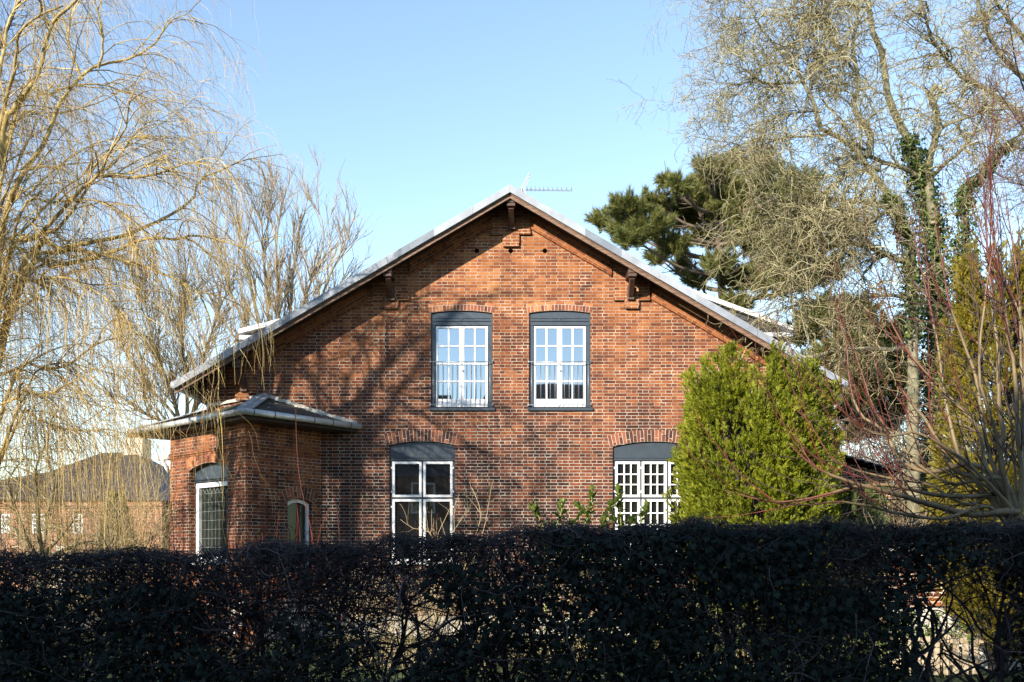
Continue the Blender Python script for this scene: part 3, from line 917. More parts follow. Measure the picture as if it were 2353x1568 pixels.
V = [(e0, yN - .3, ez), (e1, yN - .3, ez), (e1, yN + 9.3, ez), (e0, yN + 9.3, ez),
     (nx(60), yN + 2.2, nz(1075)), (nx(300), yN + 2.2, nz(1062)), (nx(300), yN + 6.5, nz(1062)), (nx(60), yN + 6.5, nz(1075)), (nx(140), yN + 4.4, nz(1018)), (nx(228), yN + 4.4, nz(1015))]
g.add(V, [(0, 1, 5, 4), (1, 2, 6, 5), (2, 3, 7, 6), (3, 0, 4, 7), (4, 5, 9, 8), (5, 6, 9), (6, 7, 8, 9), (7, 4, 8)])
nrf = g.build('roof', M['slates'], nb)
g = G(); fC = Frame((0, yN + 4, 0), (1, 0, 0)); q = (dN + 4) / dN
g.fbox(fC, nx(284) * q, nx(328) * q, nz(1090), EYE + (nz(1006) - EYE) * q, -1.2, 0)
ch = g.build('chimney', M['cream'], nrf)
for i in range(6):
    x = (nx(288) + (nx(324) - nx(288)) * i / 5) * q; zt = EYE + (nz(1006) - EYE) * q
    gg = G(); gg.tube([(x, yN + 4.5, zt - .02), (x, yN + 4.5, zt + .42 - (i % 3) * .1)], [.13, .10], 8); gg.build('chimney_pot', M['pot'], nrf, smooth=True)
for a, b in wins:
    g = G(); gp = G(); casement(g, gp, frN, nx(a), nx(b), nz(1226), nz(1180), 3, 4, .09, .05, -.12, -.05)
    wn = g.build('window', M['white'], nb); gp.build('pane', M['glass_dark'], wn)
g = G(); g.fbox(frN, nx(157), nx(184), 0, nz(1255), .01, 1.2); g.fbox(frN, nx(150), nx(190), 0, nz(1268), 1.205, 1.6); g.build('doorstep', M['cream'], nb)

# tiled outbuilding to the right of the house
ob = empty('outbuilding', (8.4, 4.5, 0), 'small outbuilding with dark glossy tiled roof beyond the juniper', 'outbuilding')
g = G(); fr = Frame((0, 3.4, 0), (1, 0, 0)); dO = D + 3.4
def ox(p): return (p - 1176.5) * dO / F
def oz(p): return EYE + (HZ - p) * dO / F
g.prism(fr, [(ox(1880), 0), (ox(2045), 0), (ox(2045), oz(1092)), (ox(1880), oz(1045))], -3, 0)
g.build('wall', M['brick_garden'], ob, uv=fr)
M['tile'] = plain('glazed_tile', (0.035, 0.04, 0.05), 0.18, 0.3, 8)
g = G()
nT = 9
for i in range(nT):     # lapped courses of tiles down the slope
    a = ox(1876) + (ox(2052) - ox(1876)) * i / nT; b = ox(1876) + (ox(2052) - ox(1876)) * (i + 1.15) / nT
    za = oz(1037) + (oz(1088) - oz(1037)) * i / nT; zb_ = oz(1037) + (oz(1088) - oz(1037)) * (i + 1.15) / nT
    for k in range(12):
        y = 3.1 + k * .28
        g.add([(a, y, za), (b, y, zb_ + .05), (b, y + .14, zb_ + .10), (a, y + .14, za + .06), (b, y + .28, zb_ + .05), (a, y + .28, za)], [(0, 1, 2, 3), (3, 2, 4, 5)])
        g.add([(b, y, zb_ - .0), (b, y, zb_ + .05), (b, y + .14, zb_ + .10), (b, y + .28, zb_ + .05), (b, y + .28, zb_)], [(0, 1, 2, 3, 4)])
g.build('roof', M['tile'], ob)

# garden wall and low wooden fence at the right, seen through the hedge
gw = empty('garden_wall', (6.5, -6.4, 0), 'orange brick garden wall on a pale base behind the gap in the hedge', 'wall')
fr = Frame((0, -6.4, 0), (1, 0, 0))
g = G(); g.fbox(fr, 5.55, 8.6, .92, 1.72, -.25, 0); g.build('brickwork', M['brick_garden'], gw, uv=fr)
g = G(); g.fbox(fr, 5.52, 8.63, 0, .917, -.28, .03); g.build('base', M['plinth'], gw)
g = G(); g.fbox(fr, 5.5, 8.65, 1.723, 1.79, -.30, .05); g.build('coping', M['plinth'], gw, bevel=.01)
fe = empty('picket_fence', (5.6, -7.3, 0), 'low weathered wooden picket fence in front of the garden wall', 'fence')
for i in range(9):
    x = 5.2 + i * .13
    g = G(); g.box(x, x + .07, -7.32, -7.29, .05, .58 + random.uniform(-.03, .03)); g.build('picket', M['wood_pale'], fe)
for z in (.18, .48):
    g = G(); g.box(5.15, 6.4, -7.287, -7.24, z, z + .07); g.build('rail', M['wood_pale'], fe)

# ------------------------------------------------------------------ plant machinery
def unit(a): return a / np.maximum(np.linalg.norm(a, axis=-1, keepdims=True), 1e-9)


def tubes(P, R, sides=3):
    """P (N,K,3), R (N,K) -> verts, quads"""
    Nn, K, _ = P.shape
    T = unit(np.gradient(P, axis=1))
    ref = unit(rng.normal(size=(Nn, 1, 3)))
    mean = unit(P[:, -1:] - P[:, :1])
    ref = unit(ref - (ref * mean).sum(-1, keepdims=True) * mean)
    A = unit(np.cross(T, np.broadcast_to(ref, T.shape))); B = np.cross(T, A)
    an = np.arange(sides) * 2 * np.pi / sides
    V = P[:, :, None] + R[:, :, None, None] * (A[:, :, None] * np.cos(an)[:, None] + B[:, :, None] * np.sin(an)[:, None])
    idx = np.arange(Nn * K * sides).reshape(Nn, K, sides)
    nx_ = np.roll(idx, -1, 2)
    q = np.stack([idx[:, :-1], nx_[:, :-1], nx_[:, 1:], idx[:, 1:]], -1).reshape(-1, 4)
    return V.reshape(-1, 3), q


def tube_obj(name, sets, mat, parent=None, sides=3):
    """sets: list of (P,R,sides)"""
    Vs, Qs, b = [], [], 0
    for s in sets:
        v, q = tubes(s[0], s[1], s[2] if len(s) > 2 else sides)
        Vs.append(v); Qs.append(q + b); b += len(v)
    return fast_mesh(name, np.concatenate(Vs), np.concatenate(Qs), mat, parent)


def spline(pts, K):
    pts = np.asarray(pts, float)
    d = np.r_[0, np.cumsum(np.linalg.norm(np.diff(pts, axis=0), axis=1))]
    t = np.linspace(0, d[-1], K)
    ext = np.vstack([2 * pts[0] - pts[1], pts, 2 * pts[-1] - pts[-2]])
    out = []
    for x in t:
        i = min(np.searchsorted(d, x, 'right') - 1, len(pts) - 2); u = (x - d[i]) / max(d[i + 1] - d[i], 1e-9)
        p0, p1, p2, p3 = ext[i], ext[i + 1], ext[i + 2], ext[i + 3]
        out.append(.5 * ((2 * p1) + (-p0 + p2) * u + (2 * p0 - 5 * p1 + 4 * p2 - p3) * u * u + (-p0 + 3 * p1 - 3 * p2 + p3) * u ** 3))
    return np.array(out)


def limb(px, d0, d1, r0, r1, K=26, jit=0.0, pw=1.0):
    n = len(px)
    pts = [W(x, y, d0 + (d1 - d0) * i / max(n - 1, 1)) for i, (x, y) in enumerate(px)]
    P = spline(pts, K)
    if jit: P[1:] += np.cumsum(rng.normal(0, jit, (K - 1, 3)), 0) * .6
    R = r1 + (r0 - r1) * (1 - np.linspace(0, 1, K)) ** pw
    return P, R


def grow(PP, RR, n, ln, ang, K=8, t0=.15, t1=1.0, bias=(0, 0, 0), droop=0.0, wig=.15, r=(.006, .002), wts=None, grav=(0, 0, -1), flat=None):
    """n children on the parent polylines"""
    PP = np.asarray(PP); N0, K0, _ = PP.shape
    L0 = np.linalg.norm(np.diff(PP, axis=1), axis=-1).sum(1)
    p = L0 if wts is None else L0 * wts
    i = rng.choice(N0, n, p=p / p.sum())
    t = t0 + (t1 - t0) * rng.random(n)
    f = t * (K0 - 1); k = np.minimum(f.astype(int), K0 - 2); u = (f - k)[:, None]
    st = PP[i, k] * (1 - u) + PP[i, k + 1] * u
    tan = unit(PP[i, k + 1] - PP[i, k])
    rp = rng.normal(size=(n, 3)); rp = unit(rp - (rp * tan).sum(-1, keepdims=True) * tan)
    a = np.radians(rng.uniform(ang[0], ang[1], n))[:, None]
    d = unit(np.cos(a) * tan + np.sin(a) * rp + np.asarray(bias))
    l = rng.uniform(ln[0], ln[1], n)
    step = (l / (K - 1))[:, None]
    out = [st]; g_ = np.asarray(grav, float)
    for j in range(K - 1):
        d = unit(d + g_ * droop * (rng.uniform(.6, 1.4, (n, 1))) / (K - 1) * 3 + rng.normal(0, wig, (n, 3)))
        out.append(out[-1] + d * step)
    P = np.stack(out, 1)
    rr = RR[i, k] * .75
    r0 = np.minimum(rr, r[0] * rng.uniform(.7, 1.3, n)); r1 = np.minimum(r[1], r0)
    R = r0[:, None] + (r1 - r0)[:, None] * np.linspace(0, 1, K)[None]
    return P, R


def stack(limbs): return np.stack([l[0] for l in limbs]), np.stack([l[1] for l in limbs])


def frames(d, roll=True):
    """rotation matrices whose z column is d"""
    d = unit(d); n = len(d)
    r = rng.normal(size=(n, 3)); x = unit(np.cross(r, d)); y = np.cross(d, x)
    return np.stack([x, y, d], -1)


def scatter(tv, tf, pos, mats, sc_):
    """template verts/faces placed n times"""
    n, m = len(pos), len(tv)
    V = np.einsum('nij,mj->nmi', mats, tv) * sc_[:, None, None] + pos[:, None]
    Fs = (tf[None] + (np.arange(n) * m)[:, None, None]).reshape(-1, tf.shape[1])
    return V.reshape(-1, 3), Fs


def scatter_obj(name, tv, tf, pos, mats, sc_, mat, parent=None, smooth=False):
    v, f = scatter(tv, tf, pos, mats, sc_)
    return fast_mesh(name, v, f, mat, parent, smooth)


# templates -----------------------------------------------------------
def t_ivy():
    # five-lobed leaf in the XY plane, folded a little along its rib
    rim = [(0, -.1), (.42, -.35), (.38, .05), (.62, .30), (.27, .42), (0, 1.0), (-.27, .42), (-.62, .30), (-.38, .05), (-.42, -.35)]
    v = [(0, .1, .06)] + [(x, y, -.12 * abs(x)) for x, y in rim]
    f = [(0, i, i % 10 + 1) for i in range(1, 11)]
    return np.array(v), np.array(f)
def t_blade(wd=.22):
    v = [(0, 0, 0), (wd, .3, .05), (wd * .9, .65, .03), (0, 1.0, -.06), (-wd * .9, .65, .03), (-wd, .3, .05), (0, .35, -.02), (0, .68, -.03)]
    f = [(0, 1, 6), (1, 2, 7), (1, 7, 6), (2, 3, 7), (7, 3, 4), (6, 7, 4), (6, 4, 5), (0, 6, 5)]
    return np.array(v), np.array(f)
def t_spray(nb=9, seed=1):
    # feathery conifer spray, axis +Z, length 1
    r = np.random.default_rng(seed); v, f = [], []
    def tri(p, d, l, wd, nrm):
        p = np.array(p); d = np.array(d) / np.linalg.norm(d); s = np.cross(d, nrm); s = s / (np.linalg.norm(s) + 1e-9)
        b = len(v); v.extend([p - s * wd * .5, p + d * l * .45 - s * wd, p + d * l, p + d * l * .45 + s * wd, p + s * wd * .5]); f.extend([(b, b + 3, b + 4), (b, b + 1, b + 3), (b + 1, b + 2, b + 3)])
    tri((0, 0, .2), (0.05, 0, 1), .8, .05, (0, 1, 0))
    for i in range(nb):
        t = .05 + .75 * i / nb; a = r.uniform(0, 6.28) if i % 3 == 0 else (0 if i % 2 else math.pi) + r.uniform(-.5, .5)
        o = np.array([math.cos(a), math.sin(a), 0]); d = o * r.uniform(.5, .8) + np.array([0, 0, 1])
        tri((0, 0, t), d, (.55 - .3 * t) * r.uniform(.8, 1.2), .055, np.cross(o, (0, 0, 1)) + r.normal(0, .4, 3))
    return np.array(v), np.array(f)
def t_tuft(nn=26, seed=3, wd=.035, spread=1.0):
    # pine tuft: needles round a shoot that points +Z
    r = np.random.default_rng(seed); v, f = [], []
    for i in range(nn):
        a = r.uniform(0, 6.28); e = r.uniform(.1, 1.35) * spread
        d = np.array([math.sin(e) * math.cos(a), math.sin(e) * math.sin(a), math.cos(e)])
        s = np.cross(d, r.normal(size=3)); s /= np.linalg.norm(s)
        p = np.array([0, 0, r.uniform(-.5, .35)]); l = r.uniform(.7, 1.0); b = len(v)
        v.extend([p - s * wd, p + s * wd, p + d * l]); f.append((b, b + 1, b + 2))
    return np.array(v), np.array(f)
IVY = t_ivy(); BLADE = t_blade(); SPRAYS = [t_spray(9, s) for s in (1, 2, 5)]; TUFTS = [t_tuft(26, s) for s in (3, 4)]


def multi_scatter(name, temps, pos, mats, sc_, mat, parent=None):
    Vs, Fs, b = [], [], 0
    which = rng.integers(0, len(temps), len(pos))
    for k, (tv, tf) in enumerate(temps):
        m = which == k
        if not m.any(): continue
        v, f = scatter(tv, tf, pos[m], mats[m], sc_[m]); Vs.append(v); Fs.append(f + b); b += len(v)
    return fast_mesh(name, np.concatenate(Vs), np.concatenate(Fs), mat, parent, False)


def Z1(c, k=.3664, ox=0, oy=0): return [(ox + x * k, oy + y * k) for x, y in c]

# ------------------------------------------------------------------ weeping willow (left, in front of the house)
wil = empty('weeping_willow', (-8.7, -4.6, 0), 'bare weeping willow with yellow hanging twigs in front of the bay', 'tree')
TX = -55
trunk = limb([(TX - 10, 1510), (TX - 6, 1350), (TX, 1150), (TX + 6, 950), (TX + 10, 800), (TX + 5, 640), (TX - 5, 480), (TX - 30, 300)], 16.2, 16.0, .36, .13, 30, .012)
tube_obj('trunk', [(trunk[0][None], trunk[1][None], 12)], M['willow_bark'], wil)
T0 = (TX + 6, 900); T1 = (TX + 5, 700); T2 = (TX + 8, 1000); T3 = (TX, 560)
z1 = lambda *c: Z1(c); z2 = lambda *c: Z1(c, oy=517)
wl = [
    ([T1] + z1((20, 820), (60, 740), (130, 620), (200, 530), (250, 440), (280, 300), (310, 200), (350, 130), (430, 70), (490, 0), (540, -120)), 16, 14.6, .095, .022),
    ([T0] + z1((30, 1400), (100, 1180), (160, 1080), (210, 1000), (270, 920), (330, 790), (380, 660), (440, 580), (500, 510), (560, 460), (640, 420), (800, 390), (880, 350), (960, 300), (1020, 220), (1040, 160), (1110, 120), (1190, 100), (1240, 180)), 16, 17.2, .10, .008),
    ([T0] + z1((60, 1560), (180, 1500), (280, 1420), (400, 1280), (520, 1150), (560, 1110), (620, 1050), (650, 960), (690, 890), (760, 790), (780, 700), (790, 620)), 16, 14.2, .085, .012),
    ([T0] + z1((240, 1540), (350, 1440), (480, 1260), (560, 1150), (600, 1100), (760, 1085), (840, 1080), (900, 1040), (1000, 1000), (1120, 960)), 16, 15.3, .075, .008),
    (z1((600, 1100), (720, 1095), (850, 1105), (1000, 1090), (1090, 1060), (1200, 1025), (1300, 1035), (1420, 1100)), 15.6, 14.8, .04, .006),
    ([T2] + z1((180, 1610), (400, 1565), (560, 1525), (780, 1480), (900, 1430), (1050, 1370), (1180, 1290), (1250, 1220), (1260, 1160), (1310, 1110), (1450, 1060), (1560, 1005), (1650, 1060), (1690, 1180)), 16, 17.6, .10, .006),
    ([T2] + z2((150, 280), (330, 250), (480, 220), (620, 180), (740, 140), (850, 90), (960, 70), (1100, 80), (1230, 60), (1400, 100), (1600, 160), (1700, 260)), 16, 15.0, .085, .008),
    ([T2] + z2((30, 225), (180, 190), (420, 160), (600, 180), (780, 230), (920, 270), (1110, 350), (1200, 400), (1290, 540), (1360, 830), (1370, 1100), (1375, 1300)), 16, 14.9, .06, .006),
    ([T2] + z2((50, 370), (200, 365), (340, 340), (450, 350), (560, 410), (680, 490), (760, 580), (830, 700), (870, 850)), 16, 14.0, .05, .006),
    ([(TX + 8, 1100)] + z2((120, 930), (280, 920), (380, 910), (470, 870), (560, 800), (660, 740), (760, 720), (850, 700), (940, 710), (1000, 790), (1050, 900)), 16, 17.5, .055, .006),
    ([(TX + 8, 1150)] + z2((150, 1100), (250, 1065), (350, 1050), (420, 1010), (520, 960)), 16, 14.5, .04, .008),
    ([(TX + 8, 1180)] + z2((120, 1180), (200, 1210), (380, 1270), (540, 1280), (640, 1270), (720, 1285), (850, 1320)), 16, 15.3, .04, .006),
    ([T3] + z1((40, 640), (80, 470), (110, 300), (120, 210), (200, 120), (300, 60), (420, 20)), 16, 14.2, .07, .012),
    ([T3] + z1((-20, 500), (20, 300), (40, 150), (90, 40), (150, -100)), 16, 17.5, .07, .015),
    ([T1] + z1((100, 780), (300, 720), (440, 680), (600, 640), (760, 560), (900, 500)), 16, 18.2, .045, .006),
    ([T3] + z1((150, 610), (300, 600), (450, 540), (640, 530), (780, 580), (960, 630), (1080, 710), (1200, 800)), 16.2, 18.5, .05, .006),
    (z1((310, 160), (260, 90), (240, 10), (230, -80)), 14.9, 14.4, .04, .02),
    (z1((620, 430), (650, 330), (655, 210), (620, 60), (600, -60)), 16.6, 16.2, .03, .012),
    (z1((520, 500), (480, 400), (440, 250), (450, 120), (520, -40)), 16.5, 17.2, .03, .012),
    (z1((600, 1100), (700, 1040), (780, 940), (860, 830), (960, 760), (1100, 760)), 15.6, 16.6, .025, .006),
    ([T0] + z1((120, 1330), (320, 1250), (560, 1230), (700, 1290), (800, 1360), (900, 1450), (960, 1560)), 15.9, 14.2, .045, .006),
    ([T0] + z1((60, 1260), (150, 1230), (330, 1060), (520, 930), (680, 870), (860, 860), (1060, 900)), 15.9, 17.6, .045, .006),
]
LP = [limb(a, b, c, d * .8, e * .9, 30, .010, 1.2) for a, b, c, d, e in wl]
# more limbs that leave the trunk towards and away from the street
tp, tr = trunk[0][None], trunk[1][None]
XL = grow(tp, tr, 9, (2.5, 4.5), (45, 80), 30, .35, .95, (0.25, 0, .45), .25, .14, (.03, .007))
for P, R in LP: tube_obj('limb', [(P[None], R[None], 7)], M['willow_bark'], wil)
tube_obj('bough', [(XL[0], XL[1], 6)], M['willow_bark'], wil)
LPs = (np.concatenate([stack(LP)[0], XL[0]]), np.concatenate([stack(LP)[1], XL[1]]))
def keep_clear(PR, keep=0.0):
    """few twigs reach over the house front; most stop short of the bay"""
    P, R = PR
    d = P[:, :, 1] + D; px = 1176.5 + P[:, :, 0] * F / d; py = HZ - (P[:, :, 2] - EYE) * F / d
    far = ((px > 640) & (py > 560)).any(1); bay = ((px > 395) & (py > 890)).any(1)
    ok = (~far) & (~bay | (rng.random(len(P)) < keep))
    return P[ok], R[ok]
b1 = grow(*LPs, 540, (.7, 1.9), (25, 60), 12, .12, 1, (.18, 0, .25), .35, .10, (.011, .0028))
b2 = grow(*b1, 4200, (.35, 1.0), (20, 55), 10, .1, 1, (.08, 0, .05), .6, .12, (.0042, .0016))
b3 = grow(*b2, 4600, (.3, 1.0), (15, 45), 9, .2, 1, (0, 0, -.1), .8, .08, (.0027, .0013))
b4 = grow(*LPs, 900, (.3, 1.2), (30, 80), 9, .2, 1, (0, 0, 0.1), .8, .10, (.0045, .0016))
low = (LPs[0][[5, 6, 7, 8, 9, 10, 11, 20]], LPs[1][[5, 6, 7, 8, 9, 10, 11, 20]])
c1 = grow(*low, 800, (1.0, 3.0), (30, 80), 14, .05, .97, (0, 0, .05), 1.6, .05, (.0042, .0016), np.array([.2, .25, .3, 1.5, 1.3, 2.0, 2.2, .8]))
c2 = grow(*c1, 800, (.3, .9), (12, 35), 8, .1, .95, (0, 0, -.1), .7, .07, (.003, .0015))
b1, b2, b3, b4, c1, c2 = [keep_clear(q, .22) for q in (b1, b2, b3, b4, c1, c2)]
tube_obj('crown', [b1 + (4,), b2, b3, b4, c1, c2], M['willow_twig'], wil)

# ------------------------------------------------------------------ darker bare trees beyond the left edge
def bare_tree(name, label, limbs_px, d, twig, bark, n1, n2, n3, l1, l2, l3, ang, bias, droop, wig, rr=(.012, .006, .003), group=None, base=None, trunk_r=.2, parts=True):
    P0 = W(*base, d); e = empty(name, (P0[0], P0[1], 0), label, 'tree', group)
    tk = limb([(base[0], HZ + EYE * F / d), base], d, d, trunk_r, trunk_r * .8, 26, .006)
    tube_obj('trunk', [(tk[0][None], tk[1][None], 9)], bark, e)
    Ls = [limb([base] + a, d + rng.uniform(-.2, .2), d + rng.uniform(-2.2, 2.2), r0, r1, 26, .012, 1.1) for a, r0, r1 in limbs_px]
    for P, R in Ls: tube_obj('limb', [(P[None], R[None], 6)], bark, e)
    S = stack(Ls)
    g1 = grow(*S, n1, l1, ang, 10, .15, 1, bias, droop, wig, (rr[0], rr[1] * .8))
    g2 = grow(*g1, n2, l2, ang, 8, .1, 1, bias, droop, wig, (rr[1], rr[2] * .8))
    g3 = grow(*g2, n3, l3, ang, 6, .1, 1, bias, droop, wig, (rr[2], rr[2] * .5))
    tube_obj('crown', [g1 + (4,), g2, g3], twig, e)
    return e
bare_tree('bare_tree', 'dark brown bare tree standing behind the willow at the picture edge',
          [([(-100, 500), (-60, 250), (10, 60), (60, -60)], .10, .02), ([(-110, 300), (-90, 100), (-40, -60)], .1, .02), ([(-60, 650), (0, 480), (60, 330), (110, 220)], .08, .01),
           ([(-60, 780), (20, 690), (90, 610), (170, 560)], .07, .01), ([(-60, 880), (30, 850), (120, 800), (190, 790)], .06, .01)], 22,
          M['dark_twig'], M['hedge_bark'], 150, 900, 2600, (.8, 1.8), (.4, 1.0), (.2, .5), (25, 65), (0, 0, .15), .1, .14, (.014, .007, .0045), base=(-120, 900), trunk_r=.3)
# big bare street tree out of frame to the left: its limbs throw the broad shadows on the gable
def sunback(px, py, yy):
    """point at distance yy whose sun shadow falls on this spot of the facade"""
    k = -yy
    return np.array([fu(px) - k * math.tan(R_(SUN_AZ)), yy, fv(py) + k * math.tan(R_(SUN_EL)) / math.cos(R_(SUN_AZ))])
stt = empty('street_tree', tuple(sunback(775, 1250, -12.0) * np.array([1, 1, 0])), 'large bare street tree standing outside the picture at the left', 'tree')
zz_ = lambda *c: Z1(c, .4488, 603.2, 649.1)
tl_ = [(zz_((350, 1900), (400, 1300), (440, 900), (475, 690)), .26, .15), (zz_((470, 690), (560, 520), (640, 410), (720, 330), (790, 280), (860, 235), (980, 120)), .115, .045), (zz_((440, 900), (600, 740), (680, 600), (740, 490), (790, 390), (830, 310), (870, 180)), .10, .04),
       (zz_((400, 1000), (275, 640), (270, 540), (285, 430), (290, 300), (270, 200)), .075, .035), (zz_((420, 900), (400, 600), (405, 500), (440, 440), (455, 370), (490, 280), (500, 180)), .062, .03), (zz_((275, 590), (200, 440), (130, 370), (60, 330)), .055, .025),
       (zz_((400, 680), (300, 560), (200, 490), (100, 450)), .05, .02), (zz_((560, 520), (545, 400), (520, 330), (470, 270)), .05, .02), (zz_((860, 240), (1000, 130), (1100, 90), (1250, 70), (1400, 60)), .05, .02), (zz_((490, 280), (600, 200), (700, 190), (800, 130)), .045, .02),
       (zz_((440, 900), (700, 900), (900, 1050), (1100, 1120), (1300, 1060)), .07, .03), (zz_((480, 1050), (800, 1100), (1000, 1250), (1250, 1180), (1420, 1000)), .06, .025), (zz_((680, 600), (900, 720), (1050, 830), (1200, 900)), .05, .02)]
SL_ = []
for a, r0, r1 in tl_:
    P = spline([sunback(x, y, -12.0 + rng.uniform(-.3, .3)) for x, y in a], 26); P[2:] += np.cumsum(rng.normal(0, .012, (24, 3)), 0)
    SL_.append((P, np.linspace(r0, r1, 26))); tube_obj('trunk' if len(SL_) == 1 else 'limb', [(P[None], SL_[-1][1][None], 9)], M['hedge_bark'], stt)
q0 = SL_[0][0][0]; tube_obj('trunk', [(np.linspace(q0 * np.array([1, 1, 0]), q0, 6)[None], np.full((1, 6), .28), 9)], M['hedge_bark'], stt)
S = stack(SL_); q = grow(*S, 80, (.4, 1.2), (25, 60), 9, .3, 1, (0, 0, .2), .1, .16, (.02, .007)); q2 = grow(*q, 320, (.3, .9), (20, 60), 7, .15, 1, (0, 0, .1), .1, .16, (.012, .005))
tube_obj('crown', [q + (4,), q2], M['dark_twig'], stt)
# upright olive trees behind the house
bare_tree('bare_tree', 'upright bare tree with ascending olive branches behind the left roof slope',
          [([(590, 720), (560, 600), (545, 520), (520, 470)], .075, .012), ([(612, 700), (600, 580), (598, 470)], .08, .012), ([(640, 720), (632, 600), (640, 480)], .08, .012),
           ([(660, 740), (672, 610), (690, 500), (712, 470)], .075, .012), ([(680, 760), (715, 650), (745, 560), (742, 505)], .07, .012), ([(690, 790), (735, 680), (775, 590), (800, 530)], .065, .01),
           ([(700, 800), (745, 715), (790, 640), (818, 590)], .055, .01), ([(560, 740), (520, 640), (500, 560), (478, 520)], .06, .01), ([(560, 800), (500, 720), (460, 640), (440, 600)], .05, .01)], 30,
          M['up_twig'], M['up_bark'], 190, 1400, 2600, (.7, 1.7), (.35, .9), (.15, .4), (15, 42), (0, 0, .35), -.12, .10, (.022, .011, .006), base=(625, 880), trunk_r=.2)
bare_tree('bare_tree', 'bare spreading tree behind the bay roof and hanging willow twigs',
          [([(390, 900), (350, 780), (330, 680), (325, 600)], .06, .01), ([(430, 880), (420, 760), (430, 650), (440, 580)], .06, .01), ([(455, 900), (480, 780), (510, 690), (540, 640)], .06, .01),
           ([(400, 950), (340, 880), (290, 800), (270, 740)], .05, .01), ([(450, 940), (510, 860), (560, 800), (600, 770)], .05, .01), ([(395, 980), (330, 950), (290, 920), (250, 900)], .04, .01)], 27,
          M['up_twig'], M['up_bark'], 220, 1600, 2900, (.6, 1.5), (.3, .8), (.15, .4), (20, 50), (0, 0, .25), -.08, .12, (.018, .010, .0055), base=(425, 1010), trunk_r=.16)

# ------------------------------------------------------------------ big bare tree on the right
RT = empty('bare_tree', (9.3, 1.4, 0), 'large lichen covered bare tree with zigzag twigs on the right', 'tree')
z4 = lambda *c: Z1(c, .4031, 1608.5, 0)
rl = [
    (z4((1215, 3300), (1210, 2400), (1200, 1480), (1130, 1250), (1060, 1080), (980, 1000), (930, 900), (880, 840), (800, 780), (720, 770), (690, 750), (660, 620), (600, 500), (560, 400), (480, 310), (400, 230), (350, 170), (330, 100), (260, 20), (200, -60)), 22, 21, .17, .012),
    (z4((930, 900), (970, 860), (970, 760), (900, 660), (880, 580), (910, 500), (900, 400), (880, 300), (900, 180), (920, 60), (910, -60)), 21.6, 22.5, .085, .02),
    (z4((1345, 3300), (1345, 2400), (1340, 1500), (1320, 1250), (1280, 1080), (1245, 960), (1220, 880), (1180, 780), (1110, 640), (1070, 520), (1060, 430), (1040, 290), (1000, 220), (980, 150), (960, 0), (950, -80)), 23, 22, .20, .05),
    (z4((1330, 1280), (1312, 1050), (1310, 900), (1340, 780), (1352, 640), (1325, 560), (1312, 510), (1350, 460)), 22.6, 22, .11, .06),
    (z4((1500, 3300), (1505, 2200), (1500, 1340), (1500, 1100), (1540, 1040), (1620, 980), (1700, 870), (1790, 800), (1850, 700)), 22, 23, .15, .03),
    (z4((1850, 680), (1700, 560), (1600, 500), (1500, 450), (1440, 380), (1370, 290), (1320, 200), (1290, 100), (1250, -40)), 23, 21.5, .07, .02),
    (z4((1880, 480), (1750, 360), (1680, 240), (1620, 100), (1590, -60)), 23, 22, .07, .03),
    (z4((1870, 250), (1760, 120), (1680, 20), (1640, -60)), 23, 22.5, .06, .03),
    (z4((1250, 1010), (1160, 960), (1030, 910), (950, 850), (880, 790), (820, 690), (740, 620), (700, 560)), 22.6, 21, .06, .012),
    (z4((1210, 1500), (1090, 1470), (1010, 1430), (900, 1395), (760, 1410), (650, 1450), (560, 1520), (500, 1640)), 22, 20, .075, .012),
    (z4((1140, 1240), (1040, 1180), (900, 1150), (700, 1140), (600, 1160), (520, 1210), (400, 1225), (330, 1230), (200, 1300)), 22, 20.2, .06, .008),
    (z4((1020, 970), (940, 970), (860, 1000), (800, 1035), (740, 1065), (700, 1130), (640, 1230)), 21.8, 20.6, .05, .015),
    (z4((590, 465), (530, 478), (480, 482), (360, 482), (300, 440), (200, 375), (70, 355)), 21.3, 20.6, .03, .004),
    (z4((430, 482), (300, 468), (200, 480), (100, 505), (0, 560)), 21.2, 20.2, .018, .004),
    (z4((1345, 790), (1400, 710), (1520, 660), (1650, 620), (1850, 590)), 22.3, 21.4, .04, .012),
    (z4((1310, 1020), (1400, 930), (1490, 860), (1560, 770), (1620, 650), (1700, 560)), 22.6, 21.2, .05, .012),
    (z4((980, 1010), (920, 1100), (850, 1190), (820, 1300), (780, 1400), (800, 1560)), 21.6, 20.6, .035, .008),
    (z4((720, 770), (610, 775), (470, 790), (330, 840), (200, 880), (80, 890)), 21.2, 19.9, .03, .004),
    (z4((690, 640), (560, 640), (450, 700), (330, 780), (250, 850)), 21.2, 20.2, .022, .004),
    (z4((560, 400), (545, 300), (500, 150), (440, -20)), 21.1, 21.8, .03, .012),
    (z4((760, 250), (720, 120), (660, 20), (600, -60)), 21.5, 21.2, .03, .015),
    (z4((900, 420), (820, 320), (760, 200), (720, 100), (690, -40)), 22, 21.2, .035, .015),
    (z4((600, 620), (640, 420), (690, 250), (720, 160)), 21.4, 22, .022, .01),
    (z4((1100, 1180), (1000, 1250), (880, 1290), (720, 1280), (560, 1330), (420, 1400), (300, 1480)), 22, 20.3, .045, .008),
    (z4((1210, 1700), (1060, 1680), (850, 1700), (640, 1720), (470, 1760), (300, 1830)), 22, 20.3, .045, .008),
    (z4((1200, 1980), (1080, 2000), (900, 1990), (780, 1995), (650, 2050)), 22, 20.6, .06, .03),
    (z4((330, 100), (230, 110), (150, 140), (60, 70)), 21.1, 20.6, .012, .004),
    (z4((260, 20), (180, 0), (60, 30), (0, -10)), 21, 20.6, .012, .004),
]
